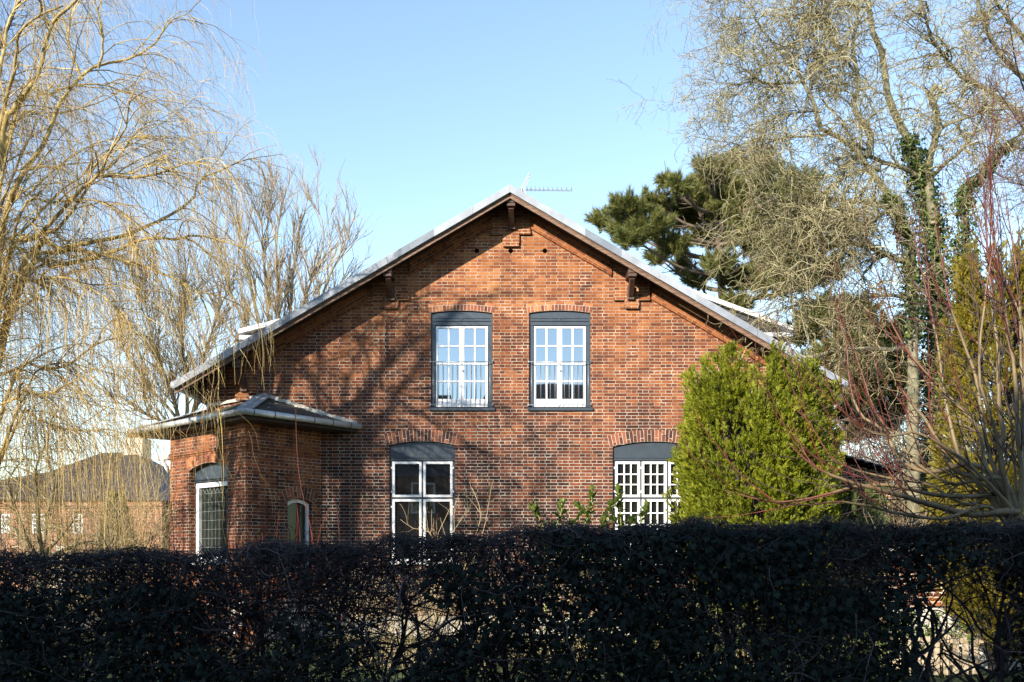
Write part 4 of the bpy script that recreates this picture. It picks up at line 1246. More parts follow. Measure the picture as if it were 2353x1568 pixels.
RL = [limb(a, b, c, d, e, 30, .012, 1.0) for a, b, c, d, e in rl]
for k, (P, R) in enumerate(RL): tube_obj('trunk' if k in (0, 2, 4) else 'limb', [(P[None], R[None], 10 if k in (0, 2, 4) else 7)], M['lichen_bark'], RT)
S = stack(RL)
wts = np.array([1.0] * len(RL)); wts[[0, 2, 4]] = .45; wts[[8, 9, 10, 11, 16, 17, 23, 24]] = 1.3; wts[[1, 5, 6, 7, 12, 13, 18, 19, 20, 21, 22, 26, 27]] = 1.7
g1 = grow(*S, 950, (.5, 1.6), (30, 80), 11, .12, 1, (-.10, -.05, -.05), .22, .27, (.018, .006), wts)
g2 = grow(*g1, 7500, (.25, .8), (25, 75), 9, .08, 1, (0, 0, -.05), .18, .33, (.009, .005))
g3 = grow(*g2, 14000, (.10, .38), (25, 80), 6, .1, 1, (0, 0, 0), .05, .36, (.0058, .004))
tube_obj('crown', [g1 + (4,), g2, g3], M['lichen_twig'], RT)

# a second tree, brownish fine twigs at the right edge
bare_tree('bare_tree', 'brown fine twigged tree entering at the upper right edge',
          [([(2420, 420), (2380, 330), (2330, 260), (2290, 200)], .05, .008), ([(2410, 350), (2370, 230), (2340, 130), (2330, 60)], .05, .008), ([(2430, 480), (2370, 440), (2310, 420), (2260, 430)], .05, .006), ([(2450, 300), (2420, 130), (2390, 0)], .06, .01)], 19,
          M['brown_twig'], M['hedge_bark'], 130, 900, 2000, (.4, 1.1), (.2, .6), (.1, .35), (25, 70), (-.1, 0, .05), .2, .2, (.009, .005, .0035), base=(2480, 700), trunk_r=.16)

# ivy climbing the trunks
def ivy_on(idx, t0, t1, n, spread, label, off=0.0):
    P, R = RL[idx]
    t = t0 + (t1 - t0) * rng.random(n); f = t * (len(P) - 1); k = np.minimum(f.astype(int), len(P) - 2); u = (f - k)[:, None]
    c = P[k] * (1 - u) + P[k + 1] * u
    a = rng.uniform(0, 6.28, n); rad = (R[k] + spread * (.25 + .75 * np.abs(np.sin(t * 23 + np.sin(a * 2) * 1.5))) * np.sqrt(rng.random(n)))
    o = np.stack([np.cos(a), np.sin(a), rng.normal(0, .25, n)], -1)
    pos = c + o * rad[:, None]
    nrm = unit(o + np.array([0, -.2, .5]) + rng.normal(0, .45, (n, 3)))
    e = empty('climbing_ivy', tuple(P[int(t0 * (len(P) - 1))]), label, 'ivy')
    scatter_obj('foliage', *IVY, pos, frames(nrm), rng.uniform(.045, .085, n), M['ivy_lit'], e)
    vine = P[int(t0 * 29):int(t1 * 29) + 1]
    vp = np.stack([vine + np.array([math.cos(q), math.sin(q), 0]) * (R[0] * .9) for q in (0.5, 2.5, 4.2)])
    tube_obj('vine', [(vp, np.full(vp.shape[:2], .018), 5)], M['hedge_bark'], e)
ivy_on(2, .36, .75, 5200, .30, 'dense green ivy climbing the thickest trunk of the bare tree')
ivy_on(2, .13, .36, 3000, .34, 'yellowish ivy low on the thick trunk behind the red twigged shrub')
ivy_on(0, .36, .60, 1600, .22, 'sparse ivy on the leftmost trunk of the bare tree')
ivy_on(4, .34, .62, 3800, .34, 'ivy mass on the trunk nearest the right edge')
ivy_on(4, .62, .95, 1600, .26, 'ivy strands high on the bough at the right edge')

# ------------------------------------------------------------------ pine behind the house
pine = empty('pine_tree', (6.8, 11.2, 0), 'broad dark green pine with tufted needles behind the right roof slope', 'tree')
dP = 32.0
ptr = limb([(1700, 1396), (1690, 1100), (1668, 800), (1655, 640), (1645, 520), (1640, 420), (1645, 350)], dP, dP, .30, .05, 30, .008)
tube_obj('trunk', [(ptr[0][None], ptr[1][None], 10)], M['pine_bark'], pine)
clumps = [(1382, 500, 26), (1440, 475, 38), (1420, 520, 26), (1503, 462, 34), (1530, 412, 16), (1558, 425, 24), (1490, 520, 44), (1560, 490, 50), (1625, 425, 42), (1620, 375, 20), (1645, 390, 30), (1690, 370, 34),
          (1620, 480, 50), (1450, 545, 30), (1545, 560, 36), (1700, 450, 60), (1760, 420, 50), (1800, 480, 60), (1650, 545, 40), (1740, 540, 60), (1830, 560, 60), (1880, 620, 50), (1800, 640, 60), (1900, 720, 60),
          (1960, 800, 75), (1890, 840, 60), (2000, 880, 70), (1930, 930, 60), (2040, 760, 50), (2090, 860, 50), (1950, 720, 60), (2010, 970, 50), (1725, 640, 40), (1510, 590, 22), (1570, 612, 26), (1850, 760, 40), (1760, 380, 30), (1960, 990, 36), (2050, 820, 40), (2060, 930, 36), (1600, 640, 24), (1900, 900, 40), (1850, 480, 50), (1840, 420, 40), (1650, 600, 34), (1690, 640, 34), (1665, 480, 40), (1610, 540, 30), (1590, 455, 36), (1720, 500, 50), (1780, 600, 46), (1680, 700, 40), (1640, 430, 34)]
pos, dr = [], []; br = []
for x, y, r in clumps:
    dd = dP + rng.uniform(-2.0, 2.0); c = W(x, y, dd); rad = r * dP / F * 1.08
    tt = np.clip((y + 60 - 1396) / (350 - 1396), 0, .97)
    s = ptr[0][int(tt * 29)]
    mid = (s + c) / 2 + np.array([0, 0, -.25])
    br.append((spline([s, mid, c], 14), np.linspace(.07, .02, 14)))
    n = int(16 + 105 * (r / 50) ** 2)
    q = unit(rng.normal(size=(n, 3))); q[:, 2] = q[:, 2] * .75
    pp = c + q * rad * (rng.random((n, 1)) ** .45) * np.array([1.15, 1.15, .85])
    dd_ = unit(q * .9 + np.array([0, 0, .7]) + rng.normal(0, .3, (n, 3)))
    for k in range(5):      # each shoot is a bottle brush of tufts
        pos.append(pp + dd_ * (k - 3) * .085); dr.append(dd_)
BRs = (np.stack([b[0] for b in br]), np.stack([b[1] for b in br]))
for k in range(len(br)): tube_obj('bough', [(BRs[0][k][None], BRs[1][k][None], 6)], M['pine_bark'], pine)
sub = grow(*BRs, 700, (.3, .9), (25, 65), 7, .35, 1, (0, 0, .15), -.1, .12, (.018, .008))
pos = np.concatenate(pos); dr = np.concatenate(dr)
tube_obj('branchlet', [sub], M['pine_bark'], pine)['kind'] = 'stuff'
multi_scatter('crown', [t_tuft(26, 3, .04, .8), t_tuft(26, 4, .04, .8)], pos, frames(dr), rng.uniform(.17, .27, len(pos)), M['pine'], pine)

# young pine by the neighbour's house
yp = empty('young_pine', (-12.4, 9.2, 0), 'small bushy green pine in front of the salmon brick house', 'tree')
b0 = np.array([(268 - 1176.5) * 30 / F, 9.2, 0.0])
tube_obj('trunk', [(np.linspace(b0, b0 + np.array([0, 0, 3.4]), 8)[None], np.linspace(.09, .02, 8)[None], 7)], M['pine_bark'], yp)
n = 2600; h = rng.random(n) ** .8 * 3.3; a = rng.uniform(0, 6.28, n); rad = (1 - h / 3.6) * 1.2 * (.55 + .45 * np.abs(np.sin(h * 5 + a * 2))) * rng.random(n) ** .3
pos = b0 + np.stack([np.cos(a) * rad, np.sin(a) * rad, h + .2], -1)
multi_scatter('crown', TUFTS, pos, frames(np.stack([np.cos(a) * .8, np.sin(a) * .8, np.full(n, .8)], -1) + rng.normal(0, .2, (n, 3))), rng.uniform(.16, .28, n), M['young_pine'], yp)

# ------------------------------------------------------------------ juniper, golden cypress and other evergreens
def plume_shrub(root, mat, cx, cy, radius, height, nplume, nsp, size, top_flat=.6, sharp=2.4, bark=None):
    """upright conifer made of many feathery plumes"""
    pos, dr = [], []
    axes = []
    for i in range(nplume):
        z0 = height * (.02 + .86 * rng.random()); a = rng.uniform(0, 6.28)
        prof = lambda z: radius * (min(1, .7 + .8 * z / height) if z < height * .38 else max(0.0, 1 - ((z - height * .38) / (height * .63)) ** sharp) ** top_flat)
        rr = prof(z0) * (math.sqrt(rng.random()) * .35 + .62)
        l = rng.uniform(.55, 1.15) * min(1, radius * 1.2)
        tilt = rng.uniform(.10, .38) * (1 if z0 < height * .6 else .5)
        p0 = np.array([cx + math.cos(a) * rr * .82, cy + math.sin(a) * rr * .82, z0])
        ax = unit(np.array([math.cos(a) * tilt + rng.normal(0, .08), math.sin(a) * tilt + rng.normal(0, .08), 1.0]))
        z1 = min(z0 + l, height * 1.06)
        l = (z1 - z0); axes.append((p0, ax, l))
        t = rng.random(nsp) ** .8
        w_ = (.18 * (1 - t) + .04) * min(1, radius)
        q = unit(rng.normal(size=(nsp, 3)))
        pos.append(p0 + ax * (t * l)[:, None] + q * (w_ * rng.random(nsp) ** .4)[:, None])
        dr.append(unit(ax * 1.1 + q * .75 + np.array([math.cos(a), math.sin(a), 0]) * .25))
    pos = np.concatenate(pos); dr = np.concatenate(dr)
    P = np.stack([np.linspace(p + np.array([(cx - p[0]) * .7, (cy - p[1]) * .7, -.3 * l]), p + x * l * .9, 6) for p, x, l in axes])
    P[:, :, 2] = np.maximum(P[:, :, 2], .02)
    tube_obj('branch', [(P, np.tile(np.linspace(.02, .005, 6), (len(P), 1)), 4)], bark or M['hedge_bark'], root)['kind'] = 'stuff'
    tk = np.linspace((cx, cy, 0), (cx, cy, height * .7), 10)
    tube_obj('trunk', [(tk[None], np.linspace(.12, .03, 10)[None], 8)], bark or M['hedge_bark'], root)
    return multi_scatter('crown', SPRAYS, pos, frames(dr), rng.uniform(.7, 1.3, len(pos)) * size, mat, root)

dJ = 17.5
jx = (1737 - 1176.5) * dJ / F
ju = empty('juniper', (jx, dJ - D, 0), 'large rounded bright green juniper in front of the right window', 'shrub')
plume_shrub(ju, M['juniper'], jx, dJ - D, 1.50, 4.85, 560, 62, .125, .5, 4.5)
dG = 13.6
gx = (2290 - 1176.5) * dG / F
gc = empty('golden_cypress', (gx, dG - D, 0), 'tall narrow golden green cypress at the right edge', 'tree')
plume_shrub(gc, M['gold'], gx, dG - D, .80, 5.9, 230, 60, .11, .9)
sg = (1962 - 1176.5) * 23.4 / F
gs = empty('evergreen_shrub', (sg, 2.6, 0), 'pale green bushy conifer beyond the juniper near the outbuilding', 'shrub')
plume_shrub(gs, M['green_shrub'], sg, 2.6, .85, 3.1, 130, 44, .13, .8)

# ------------------------------------------------------------------ red twigged shrub (right, just behind the hedge)
rs = empty('red_twig_shrub', (4.8, -11.4, 0), 'big multi stemmed shrub with red young shoots rising over the hedge at right', 'shrub')
z5 = lambda *c: Z1(c, .403, 1665.9, 574.5)
B0 = (2362, 1190)
rsl = [
    ([B0] + z5((1650, 1490), (1400, 1510), (1250, 1480), (1100, 1440), (900, 1380), (700, 1330), (500, 1240), (350, 1100)), 10.3, 9.9, .042, .006),
    ([B0] + z5((1600, 1330), (1500, 1310), (1400, 1290), (1330, 1260), (1270, 1180), (1200, 1060), (1120, 930), (1000, 780)), 10.3, 10.5, .04, .010),
    ([B0] + z5((1560, 1440), (1400, 1400), (1180, 1390), (960, 1340), (760, 1350), (560, 1400), (300, 1440), (0, 1370)), 10.4, 10.0, .03, .004),
    ([B0] + z5((1480, 1250), (1300, 1240), (1180, 1275), (1050, 1240), (960, 1150), (920, 1050), (850, 1000), (780, 950), (730, 850), (700, 700), (690, 560), (650, 400), (640, 250)), 10.3, 10.9, .032, .003),
    ([B0] + z5((1600, 1320), (1570, 1200), (1590, 1050), (1560, 900), (1545, 600), (1510, 300), (1480, 0), (1460, -300), (1440, -420)), 10.3, 10.6, .034, .004),
    ([B0] + z5((1690, 1320), (1670, 1100), (1660, 900), (1640, 650), (1600, 400), (1570, 150), (1530, -120), (1500, -330)), 10.3, 10.2, .032, .004),
    ([B0] + z5((1720, 1200), (1700, 900), (1690, 600), (1680, 300), (1650, 0), (1610, -300)), 10.3, 10.8, .03, .004),
    ([B0] + z5((1500, 1260), (1470, 1120), (1440, 1000), (1330, 880), (1220, 780), (1100, 650), (1000, 520), (940, 400), (890, 250), (870, 120)), 10.3, 10.7, .026, .003),
    ([B0] + z5((1380, 1260), (1310, 1130), (1270, 950), (1230, 700), (1200, 500), (1150, 250), (1090, 0), (1060, -180)), 10.3, 10.9, .027, .003),
    ([B0] + z5((1520, 1200), (1460, 900), (1430, 700), (1340, 470), (1280, 300), (1240, 100), (1210, -100), (1200, -260)), 10.3, 10.4, .026, .003),
    ([B0] + z5((1580, 1200), (1500, 900), (1450, 750), (1450, 500), (1480, 250), (1520, 0), (1560, -250), (1590, -380)), 10.3, 10.1, .024, .003),
    ([B0] + z5((1450, 1290), (1250, 1130), (1080, 1040), (940, 1060), (800, 1020), (640, 880), (560, 700), (570, 480)), 10.3, 9.8, .022, .003),
    ([B0] + z5((1500, 1340), (1300, 1330), (1120, 1230), (950, 1040), (850, 900), (760, 650), (700, 440)), 10.3, 10.6, .020, .003),
    ([B0] + z5((1500, 1460), (1250, 1530), (1000, 1500), (700, 1430), (450, 1440), (200, 1420)), 10.3, 9.7, .022, .004),
    ([B0] + z5((1560, 1380), (1420, 1450), (1300, 1420), (1150, 1330), (900, 1290), (640, 1200), (500, 1000), (370, 860)), 10.3, 10.5, .022, .003),
    ([B0] + z5((1650, 1250), (1640, 1000), (1560, 700), (1420, 500), (1300, 430), (1100, 380), (950, 350)), 10.3, 10.6, .016, .003),
    ([B0] + z5((1700, 1150), (1720, 700), (1700, 400), (1580, 100), (1420, -100), (1300, -250)), 10.3, 10.3, .02, .003),
]
for _k, _t in enumerate(rsl):      # stems leave the stool at different places
    _t[0][0] = (2362 + (_k * 37 % 60) - 34, 1195 + (_k * 53 % 110))
RSL = [limb(a, b - .9, c - .9, d, e, 30, .006, 1.0) for a, b, c, d, e in rsl]
base = [limb([(2372 + k * 12, 1650), (2368 + k * 6, 1400), (2340 + k * 18, 1215 + 30 * k)], 9.4, 9.4, .07, .05, 12) for k in range(3)]
tube_obj('trunk', [(stack(base)[0], stack(base)[1], 9)], M['tan_stem'], rs)
for P, R in RSL: tube_obj('stem', [(P[None], R[None], 7)], M['tan_stem'], rs)
S = stack(RSL)
s1 = grow(*S, 75, (.5, 1.5), (14, 40), 12, .35, .95, (-.05, 0, .35), -.25, .06, (.0085, .003))
s2 = grow(*s1, 110, (.2, .7), (15, 45), 9, .3, 1, (0, 0, .2), -.1, .07, (.004, .002))
tips = (S[0][:, 20:], np.minimum(S[1][:, 20:], .012) * 1.06)
tube_obj('young_shoot', [s1, s2, (tips[0], tips[1], 6)], M['red_twig'], rs)
s3 = grow(*S, 170, (.4, 1.3), (25, 70), 11, .15, .8, (-.25, 0, .0), -.05, .09, (.007, .003))
tube_obj('twig_growth', [s3], M['dark_twig'], rs)

# red stems in front of the bay
rd = empty('dogwood', (-3.6, -6.6, 0), 'thin upright red dogwood stems in front of the bay', 'shrub')
z6 = lambda *c: Z1(c, .2931, 287.2, 861.7)
ds = [z6((1500, 1700), (1480, 1310), (1440, 1100), (1400, 950), (1365, 750), (1350, 560), (1345, 265)), z6((1400, 1700), (1370, 1250), (1340, 980), (1300, 930), (1265, 890)), z6((1120, 1700), (1100, 1400), (1070, 1235)),
      z6((1190, 1700), (1180, 1400), (1195, 1200), (1205, 1065)), z6((1070, 1700), (1025, 1385), (960, 1180), (935, 1105)), z6((830, 1700), (812, 1280), (800, 1060)), z6((1470, 1700), (1520, 1260), (1590, 1080), (1650, 945)),
      z6((1700, 1600), (1670, 1120), (1630, 950), (1610, 780)), z6((1480, 1640), (1455, 1180), (1400, 1000)), z6((1340, 1640), (1345, 1100), (1340, 950)), z6((400, 1700), (385, 1300), (350, 900), (345, 700)), z6((470, 1700), (455, 1200), (450, 960)),
      z6((2050, 1650), (1995, 1150), (1960, 900)), z6((2150, 1650), (2100, 1290), (2060, 1150)), z6((2380, 1600), (2420, 1230), (2450, 1080)), z6((2350, 1650), (2300, 1300), (2275, 1140))]
DSL = [limb(a, 15.6 + rng.uniform(-.5, .5), 15.2, .0085, .003, 14, .004) for a in ds]
for P, R in DSL:
    P0 = P.copy()
    root = np.array([P[0, 0], P[0, 1], 0.0])
    Pn = np.vstack([root, P]); Rn = np.r_[R[0] * 1.1, R]
    tube_obj('stem', [(Pn[None], Rn[None], 5)], M['red_twig'], rd)
S = stack(DSL)
tube_obj('bud', [grow(*S, 160, (.012, .03), (20, 40), 3, .1, 1, (0, 0, .3), 0, 0, (.006, .003))], M['red_twig'], rd)['kind'] = 'stuff'

# small bare shrub under the left window
bs = empty('bare_shrub', (-1.2, -4.5, 0), 'small pale bare shrub in front of the left ground floor window', 'shrub')
bl_ = [[(1000, 1440), (1005, 1290), (1008, 1230), (1030, 1180), (1044, 1150)], [(1000, 1440), (1000, 1270), (985, 1225), (950, 1215), (920, 1195)], [(1010, 1440), (1025, 1260), (1060, 1190), (1080, 1165)],
       [(1020, 1440), (1090, 1290), (1120, 1200), (1135, 1110)], [(990, 1440), (1040, 1240), (1042, 1190), (1046, 1150)], [(1020, 1440), (1075, 1270), (1100, 1180), (1080, 1120)]]
BL = [limb(a, 16.3, 16.3 + rng.uniform(-.4, .4), .010, .003, 16, .01) for a in bl_]
for P, R in BL: tube_obj('stem', [(P[None], R[None], 5)], M['straw_twig'], bs)
S = stack(BL); q = grow(*S, 60, (.15, .5), (25, 60), 8, .3, 1, (0, 0, .25), -.1, .15, (.005, .002))
tube_obj('crown', [q], M['straw_twig'], bs)

# laurel
la = empty('laurel', (1.1, -5.6, 0), 'green laurel with glossy upright leaves in front of the brick wall', 'shrub')
ls = [[(1255, 1500), (1250, 1230), (1225, 1180), (1218, 1165)], [(1290, 1500), (1280, 1230), (1292, 1180), (1292, 1152)], [(1350, 1500), (1340, 1240), (1358, 1180), (1362, 1130)], [(1370, 1500), (1395, 1190), (1407, 1170), (1415, 1160)],
      [(1440, 1500), (1425, 1210), (1420, 1160), (1417, 1120)], [(1460, 1500), (1470, 1220), (1482, 1180), (1490, 1155)], [(1310, 1500), (1310, 1240), (1325, 1200), (1335, 1185)], [(1400, 1500), (1440, 1230), (1455, 1205)], [(1250, 1500), (1265, 1260), (1275, 1215)],
      [(1330, 1500), (1350, 1250), (1345, 1180), (1320, 1165)], [(1430, 1500), (1440, 1240), (1405, 1195)], [(1400, 1500), (1385, 1250), (1385, 1195)]]
LS = [limb(a, 15.2, 15.2 + rng.uniform(-.45, .45), .012, .005, 16, .005) for a in ls]
for P, R in LS: tube_obj('stem', [(P[None], R[None], 6)], M['laurel_stem'], la)
S = stack(LS); n = 1500
i = rng.integers(0, len(LS), n); t = .4 + .6 * rng.random(n) ** .9; f = t * 15; k = np.minimum(f.astype(int), 14)
pos = S[0][i, k] + (S[0][i, k + 1] - S[0][i, k]) * (f - k)[:, None] + rng.normal(0, 1, (n, 3)) * np.array([.10, .10, .03]) * (1.05 - t)[:, None]
a = rng.uniform(0, 6.28, n); up = .35 + 1.6 * np.clip((t - .8) / .2, 0, 1) ** 2
yd = unit(np.stack([np.cos(a), np.sin(a), up], -1)); xd = unit(np.cross(yd, np.array([0, 0, 1.0]))); zd = np.cross(xd, yd)
scatter_obj('foliage', *t_blade(.20), pos, np.stack([xd, yd, zd], -1), rng.uniform(.09, .16, n), M['laurel'], la)

# shrubs beyond the hedge that show through it
def thicket(name, label, x0, x1, y0, y1, h, n, mat, leaf=None, leaf_n=0, r=.006, cat='shrub', sub=2, wig=.10, lean=.25):
    cx, cy = (x0 + x1) / 2, (y0 + y1) / 2
    e = empty(name, (cx, cy, 0), label, cat)
    st = np.stack([rng.uniform(x0, x1, n), rng.uniform(y0, y1, n), np.zeros(n)], -1)
    d = unit(np.stack([rng.normal(0, lean, n), rng.normal(0, lean, n), np.ones(n)], -1)); K = 9; pts = [st]; l = h * rng.uniform(.6, 1.1, n)
    for j in range(K - 1):
        d = unit(d + rng.normal(0, wig, (n, 3))); pts.append(pts[-1] + d * (l / (K - 1))[:, None])
    P = np.stack(pts, 1); R = np.linspace(1, .35, K)[None] * (r * rng.uniform(.7, 1.5, n))[:, None]
    q = grow(P, R, n * sub, (h * .15, h * .4), (20, 60), 7, .2, 1, (0, 0, .2), 0, wig * 1.3, (r * .6, r * .3))
    tube_obj('crown', [(P, R, 4), q], mat, e)
    if leaf_n:
        A, B = q[0].reshape(-1, 3), leaf_n
        pos = A[rng.integers(0, len(A), B)] + rng.normal(0, .03, (B, 3))
        scatter_obj('foliage', *BLADE, pos, frames(rng.normal(size=(B, 3)) + np.array([0, -.4, .5])), rng.uniform(.05, .10, B), leaf, e)
    return e
thicket('dry_shrub', 'straw coloured dry shrub behind the bare part of the hedge', -2.6, -.3, -6.6, -5.0, 1.5, 170, M['straw_twig'])
thicket('dry_shrub', 'pale dry stems below the left ground floor window behind the hedge', -.2, 1.6, -5.6, -4.2, 1.35, 140, M['straw_twig'])
thicket('rust_shrub', 'rust brown leafy shrub glimpsed through the left of the hedge', -5.2, -3.6, -6.8, -5.6, 1.35, 90, M['brown_twig'], M['rust'], 2200)
thicket('low_shrub', 'yellow green low shrub glimpsed below the juniper through the hedge', 2.0, 3.6, -6.2, -5.0, 1.1, 90, M['straw_twig'], M['green_shrub'], 2600)
thicket('low_shrub', 'green leafy shrub at the foot of the garden wall', 4.7, 6.3, -7.2, -6.6, .85, 60, M['straw_twig'], M['laurel'], 1500)
thicket('straw_thicket', 'dense tan thicket of bare twigs left of the bay', -9.4, -8.0, .8, 2.6, 3.7, 260, M['straw_twig'], r=.008, sub=6, wig=.2, lean=.4)
thicket('straw_thicket', 'tangled tan bare shrub between the young pine and the hedge', -9.8, -7.4, -3.6, -2.4, 1.75, 45, M['straw_twig'], r=.006, sub=5, wig=.2, lean=.4)
thicket('bare_thicket', 'tall brown bare bushes in the garden beyond the outbuilding', 8.5, 17.5, 9, 13, 6.2, 600, M['brown_twig'], r=.016, sub=13, wig=.14, lean=.2)
thicket('bare_thicket', 'tan bare undergrowth behind the red twigged shrub', 6.6, 11.5, -3.0, .5, 2.8, 420, M['straw_twig'], r=.007, sub=5, wig=.18, lean=.35)
thicket('bare_thicket', 'dark bare bushes in front of the salmon brick house at far left', -19.5, -14.6, 10, 15, 4.4, 110, M['brown_twig'], r=.010, sub=7, wig=.2, lean=.4)
# garden tree with lichened low boughs in front of the neighbour's house
bare_tree('garden_tree', 'low forked garden tree with lichen in front of the salmon brick house',
          [([(70, 1290), (40, 1230), (10, 1200), (-40, 1190)], .05, .012), ([(110, 1260), (140, 1220), (175, 1170), (190, 1140)], .05, .01), ([(90, 1230), (85, 1150), (80, 1080), (100, 1020)], .06, .01),
           ([(120, 1280), (180, 1250), (240, 1240), (300, 1228)], .05, .008), ([(60, 1240), (30, 1160), (20, 1100), (60, 1050)], .05, .01), ([(110, 1180), (120, 1100), (105, 1000), (130, 930)], .05, .01)], 21,
          M['lichen_twig'], M['lichen_bark'], 90, 420, 800, (.4, 1.1), (.2, .6), (.1, .3), (30, 75), (0, 0, .1), 0, .22, (.012, .007, .004), base=(95, 1300), trunk_r=.11)
# birch
bi = empty('birch_tree', (11.2, 5.0, 0), 'slender white stemmed birch beyond the red twigged shrub', 'tree')
p = limb([(2188, 1425), (2190, 1250), (2193, 1080), (2188, 930), (2180, 800)], 26, 26, .10, .03, 20, .005)
tube_obj('trunk', [(p[0][None], p[1][None], 8)], M['birch'], bi)
q = grow(p[0][None], p[1][None], 50, (.6, 1.6), (30, 60), 9, .3, 1, (0, 0, .2), .3, .1, (.014, .005)); q2 = grow(*q, 320, (.3, .8), (20, 60), 7, .2, 1, (0, 0, 0), .4, .1, (.006, .003))
tube_obj('crown', [q + (4,), q2], M['dark_twig'], bi)

# far line of bare trees on the horizon
n = 2600
st = np.stack([rng.uniform(-60, 70, n), rng.uniform(55, 75, n), np.zeros(n)], -1)
d = unit(np.stack([rng.normal(0, .15, n), rng.normal(0, .15, n), np.ones(n)], -1)); pts = [st]; l = rng.uniform(3, 7.5, n)
for j in range(6):
    d = unit(d + rng.normal(0, .1, (n, 3))); pts.append(pts[-1] + d * (l / 6)[:, None])
P = np.stack(pts, 1); R = np.linspace(1, .3, 7)[None] * rng.uniform(.03, .08, n)[:, None]
q = grow(P, R, 14000, (.8, 2.2), (20, 55), 6, .25, 1, (0, 0, .2), 0, .12, (.025, .012))
tl = tube_obj('treeline', [(P, R), q], M['brown_twig'])
tag(tl, 'far line of brown bare trees along the horizon', 'treeline', kind='stuff')

# ------------------------------------------------------------------ the hedge in front
hd_x = np.array([0, 500, 700, 900, 1050, 1200, 1350, 1600, 2000, 2353]); hd_y = np.array([1288, 1278, 1262, 1256, 1243, 1232, 1226, 1218, 1222, 1220])
hX = (hd_x - 1176.5) * 9 / F; hZ = EYE + (HZ - hd_y) * 9 / F
def top(x): return np.interp(x, hX, hZ) + .025 * np.sin(x * 5.1) + .02 * np.sin(x * 11.7 + 1)
HY0, HY1 = -12.35, -11.25
hedge = empty('hedge', (0, -11.8, 0), 'long clipped hedge of bare twigs, coloured near-black for deep shade, across the foreground', 'hedge')
def vnoise(x, z, s, seed):
    r = np.random.default_rng(seed); G_ = r.random((64, 64)); u = x / s + 20; v = z / s + 20
    i, j = np.floor(u).astype(int), np.floor(v).astype(int); a, b = u - i, v - j; a = a * a * (3 - 2 * a); b = b * b * (3 - 2 * b)
    g = lambda i, j: G_[i % 64, j % 64]
    return (g(i, j) * (1 - a) + g(i + 1, j) * a) * (1 - b) + (g(i, j + 1) * (1 - a) + g(i + 1, j + 1) * a) * b
def in_gap(x, z):       # the hole in the ivy at the right
    return (((x - 4.0) / .58) ** 2 + ((z - .9) / .72) ** 2 < 1)
# stems from the ground, each forking once or twice
hs = []
for x in np.arange(-6.6, 6.8, .30):
    x = x + rng.uniform(-.1, .1); y = rng.uniform(-12.0, -11.6); z = top(np.array([x]))[0] * rng.uniform(.55, .9)
    pts = [np.array([x, y, 0])]; K = 6
    dx = rng.normal(0, .16)
    for k in range(1, K): pts.append(np.array([x + dx * k / K + rng.normal(0, .04), y + rng.normal(0, .05), z * k / (K - 1)]))
    P = spline(pts, 14); R = np.linspace(rng.uniform(.022, .042), .012, 14); hs.append((P, R))
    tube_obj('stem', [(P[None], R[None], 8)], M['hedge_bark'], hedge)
HS = stack(hs)
h1 = grow(*HS, 420, (.4, 1.3), (25, 80), 10, .25, 1, (0, 0, .15), .05, .20, (.018, .007))
h1[0][:, :, 1] = np.clip(h1[0][:, :, 1], HY0 - .05, HY1 + .1)
def clip_top(P, slack):
    t = top(P[:, :, 0]) + slack
    P[:, :, 2] = np.where(P[:, :, 2] > t, t - (P[:, :, 2] - t) * .25, P[:, :, 2]); P[:, :, 2] = np.maximum(P[:, :, 2], .02)
clip_top(h1[0], -.03)
tube_obj('branchwork', [h1 + (6,)], M['hedge_bark'], hedge)['kind'] = 'stuff'
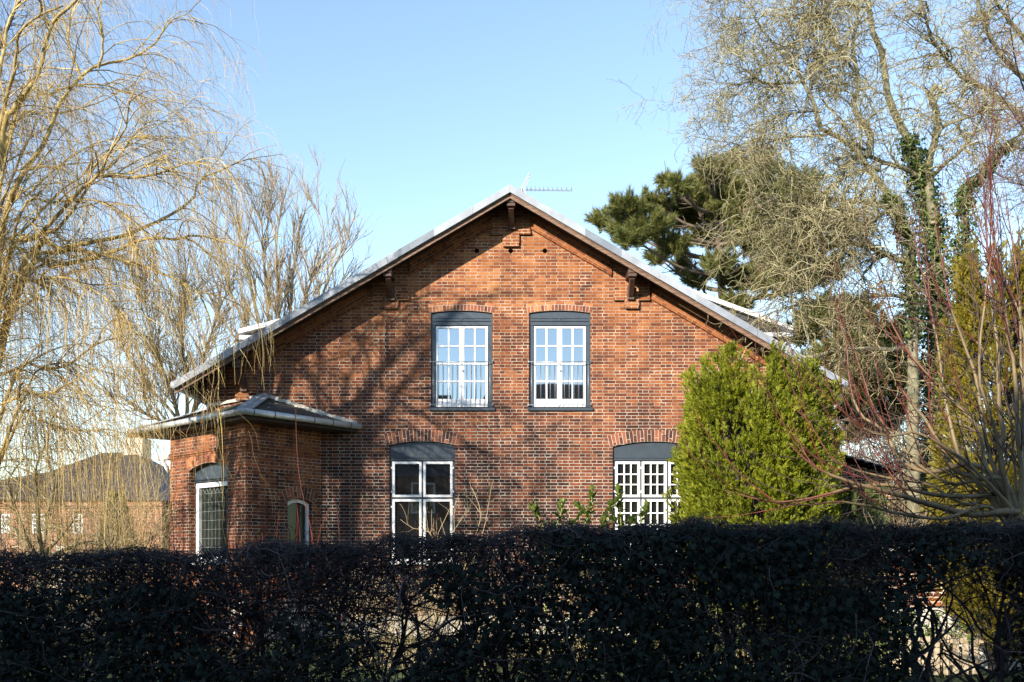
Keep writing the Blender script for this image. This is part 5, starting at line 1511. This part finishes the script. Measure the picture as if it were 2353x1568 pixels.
# twigs through the volume, thick near faces and top
def fill(n, ln, r, zpow, K=7, wig=.3, thr=.0, slack=.06):
    x = rng.uniform(-7.2, 7.2, n); tt = top(x); z = tt * (1 - rng.random(n) ** zpow * .98)
    y = np.where(rng.random(n) < .55, HY0 + np.abs(rng.normal(0, .18, n)), rng.uniform(HY0, HY1, n))
    keep = (vnoise(x, z, .32, 5) > thr * np.clip((tt - z) * 1.6, 0, 1)) & ~(in_gap(x, z) & (rng.random(n) < .86))
    x, y, z = x[keep], y[keep], z[keep]; m = len(x)
    d = unit(rng.normal(size=(m, 3)) * np.array([1, .8, .8]) + np.array([0, 0, .25])); l = rng.uniform(*ln, m); pts = [np.stack([x, y, z], -1)]
    for j in range(K - 1):
        d = unit(d + rng.normal(0, wig, (m, 3))); pts.append(pts[-1] + d * (l / (K - 1))[:, None])
    P = np.stack(pts, 1); clip_top(P, slack); P[:, :, 1] = np.clip(P[:, :, 1], HY0 - .12, HY1 + .15)
    R = np.linspace(1, .5, K)[None] * (r * rng.uniform(.6, 1.5, m))[:, None]
    return P, R
f1 = fill(5200, (.35, .9), .0062, 1.0, 8, .24, .33, .03)
f2 = fill(24000, (.15, .5), .0036, 1.3, 7, .32, .33)
f3 = fill(9000, (.08, .26), .0028, 4.0, 6, .36, .0, .085)
f4 = fill(1500, (.15, .4), .0032, 7.0, 7, .22, .0, .20)
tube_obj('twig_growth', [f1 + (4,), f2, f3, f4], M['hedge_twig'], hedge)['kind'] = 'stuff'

# ivy on the hedge
iv = empty('hedge_ivy', (2.8, -12.3, 0), 'glossy ivy overgrowing the right half of the hedge, leaves darkened for shade', 'ivy')
n = 68000
x = rng.uniform(-7.0, 7.2, n); tt = top(x); z = tt * rng.random(n)
on_top = rng.random(n) < .16
y = np.where(on_top, rng.uniform(HY0, HY1, n), HY0 + rng.normal(-.02, .09, n)); z = np.where(on_top, tt + rng.normal(-.02, .03, n), z)
deep = (~on_top) & (rng.random(n) < .42); y = np.where(deep, rng.uniform(HY0, HY1, n), y)
w1 = np.clip((x + .1) / .9, 0, 1)
patch = vnoise(x, z, .55, 9)
left = (x < .3) * ((patch > .62) * (z < tt - .22) * .6 + (x < -3.6) * (z < 1.25) * (patch > .4) * .45 + ((x > -2.1) & (x < -1.2) & (z < 1.15)) * .25)
prob = np.maximum(w1 * np.where(vnoise(x, z, .30, 12) > .24, 1, .2), left)
keep = (rng.random(n) < prob) & ~in_gap(x, z) & (z > .03)
x, y, z = x[keep], y[keep], z[keep]; ot = on_top[keep]; m = len(x)
nr = np.where(ot[:, None], np.array([0, -.3, 1.0]), np.array([0, -1.0, .35])) + rng.normal(0, .42, (m, 3))
# leaf points droop: build frames with the tip downwards
zd = unit(nr); dn = np.array([0, 0, -1.0]) + rng.normal(0, .6, (m, 3)); yd = unit(dn - (dn * zd).sum(-1, keepdims=True) * zd); xd = np.cross(yd, zd)
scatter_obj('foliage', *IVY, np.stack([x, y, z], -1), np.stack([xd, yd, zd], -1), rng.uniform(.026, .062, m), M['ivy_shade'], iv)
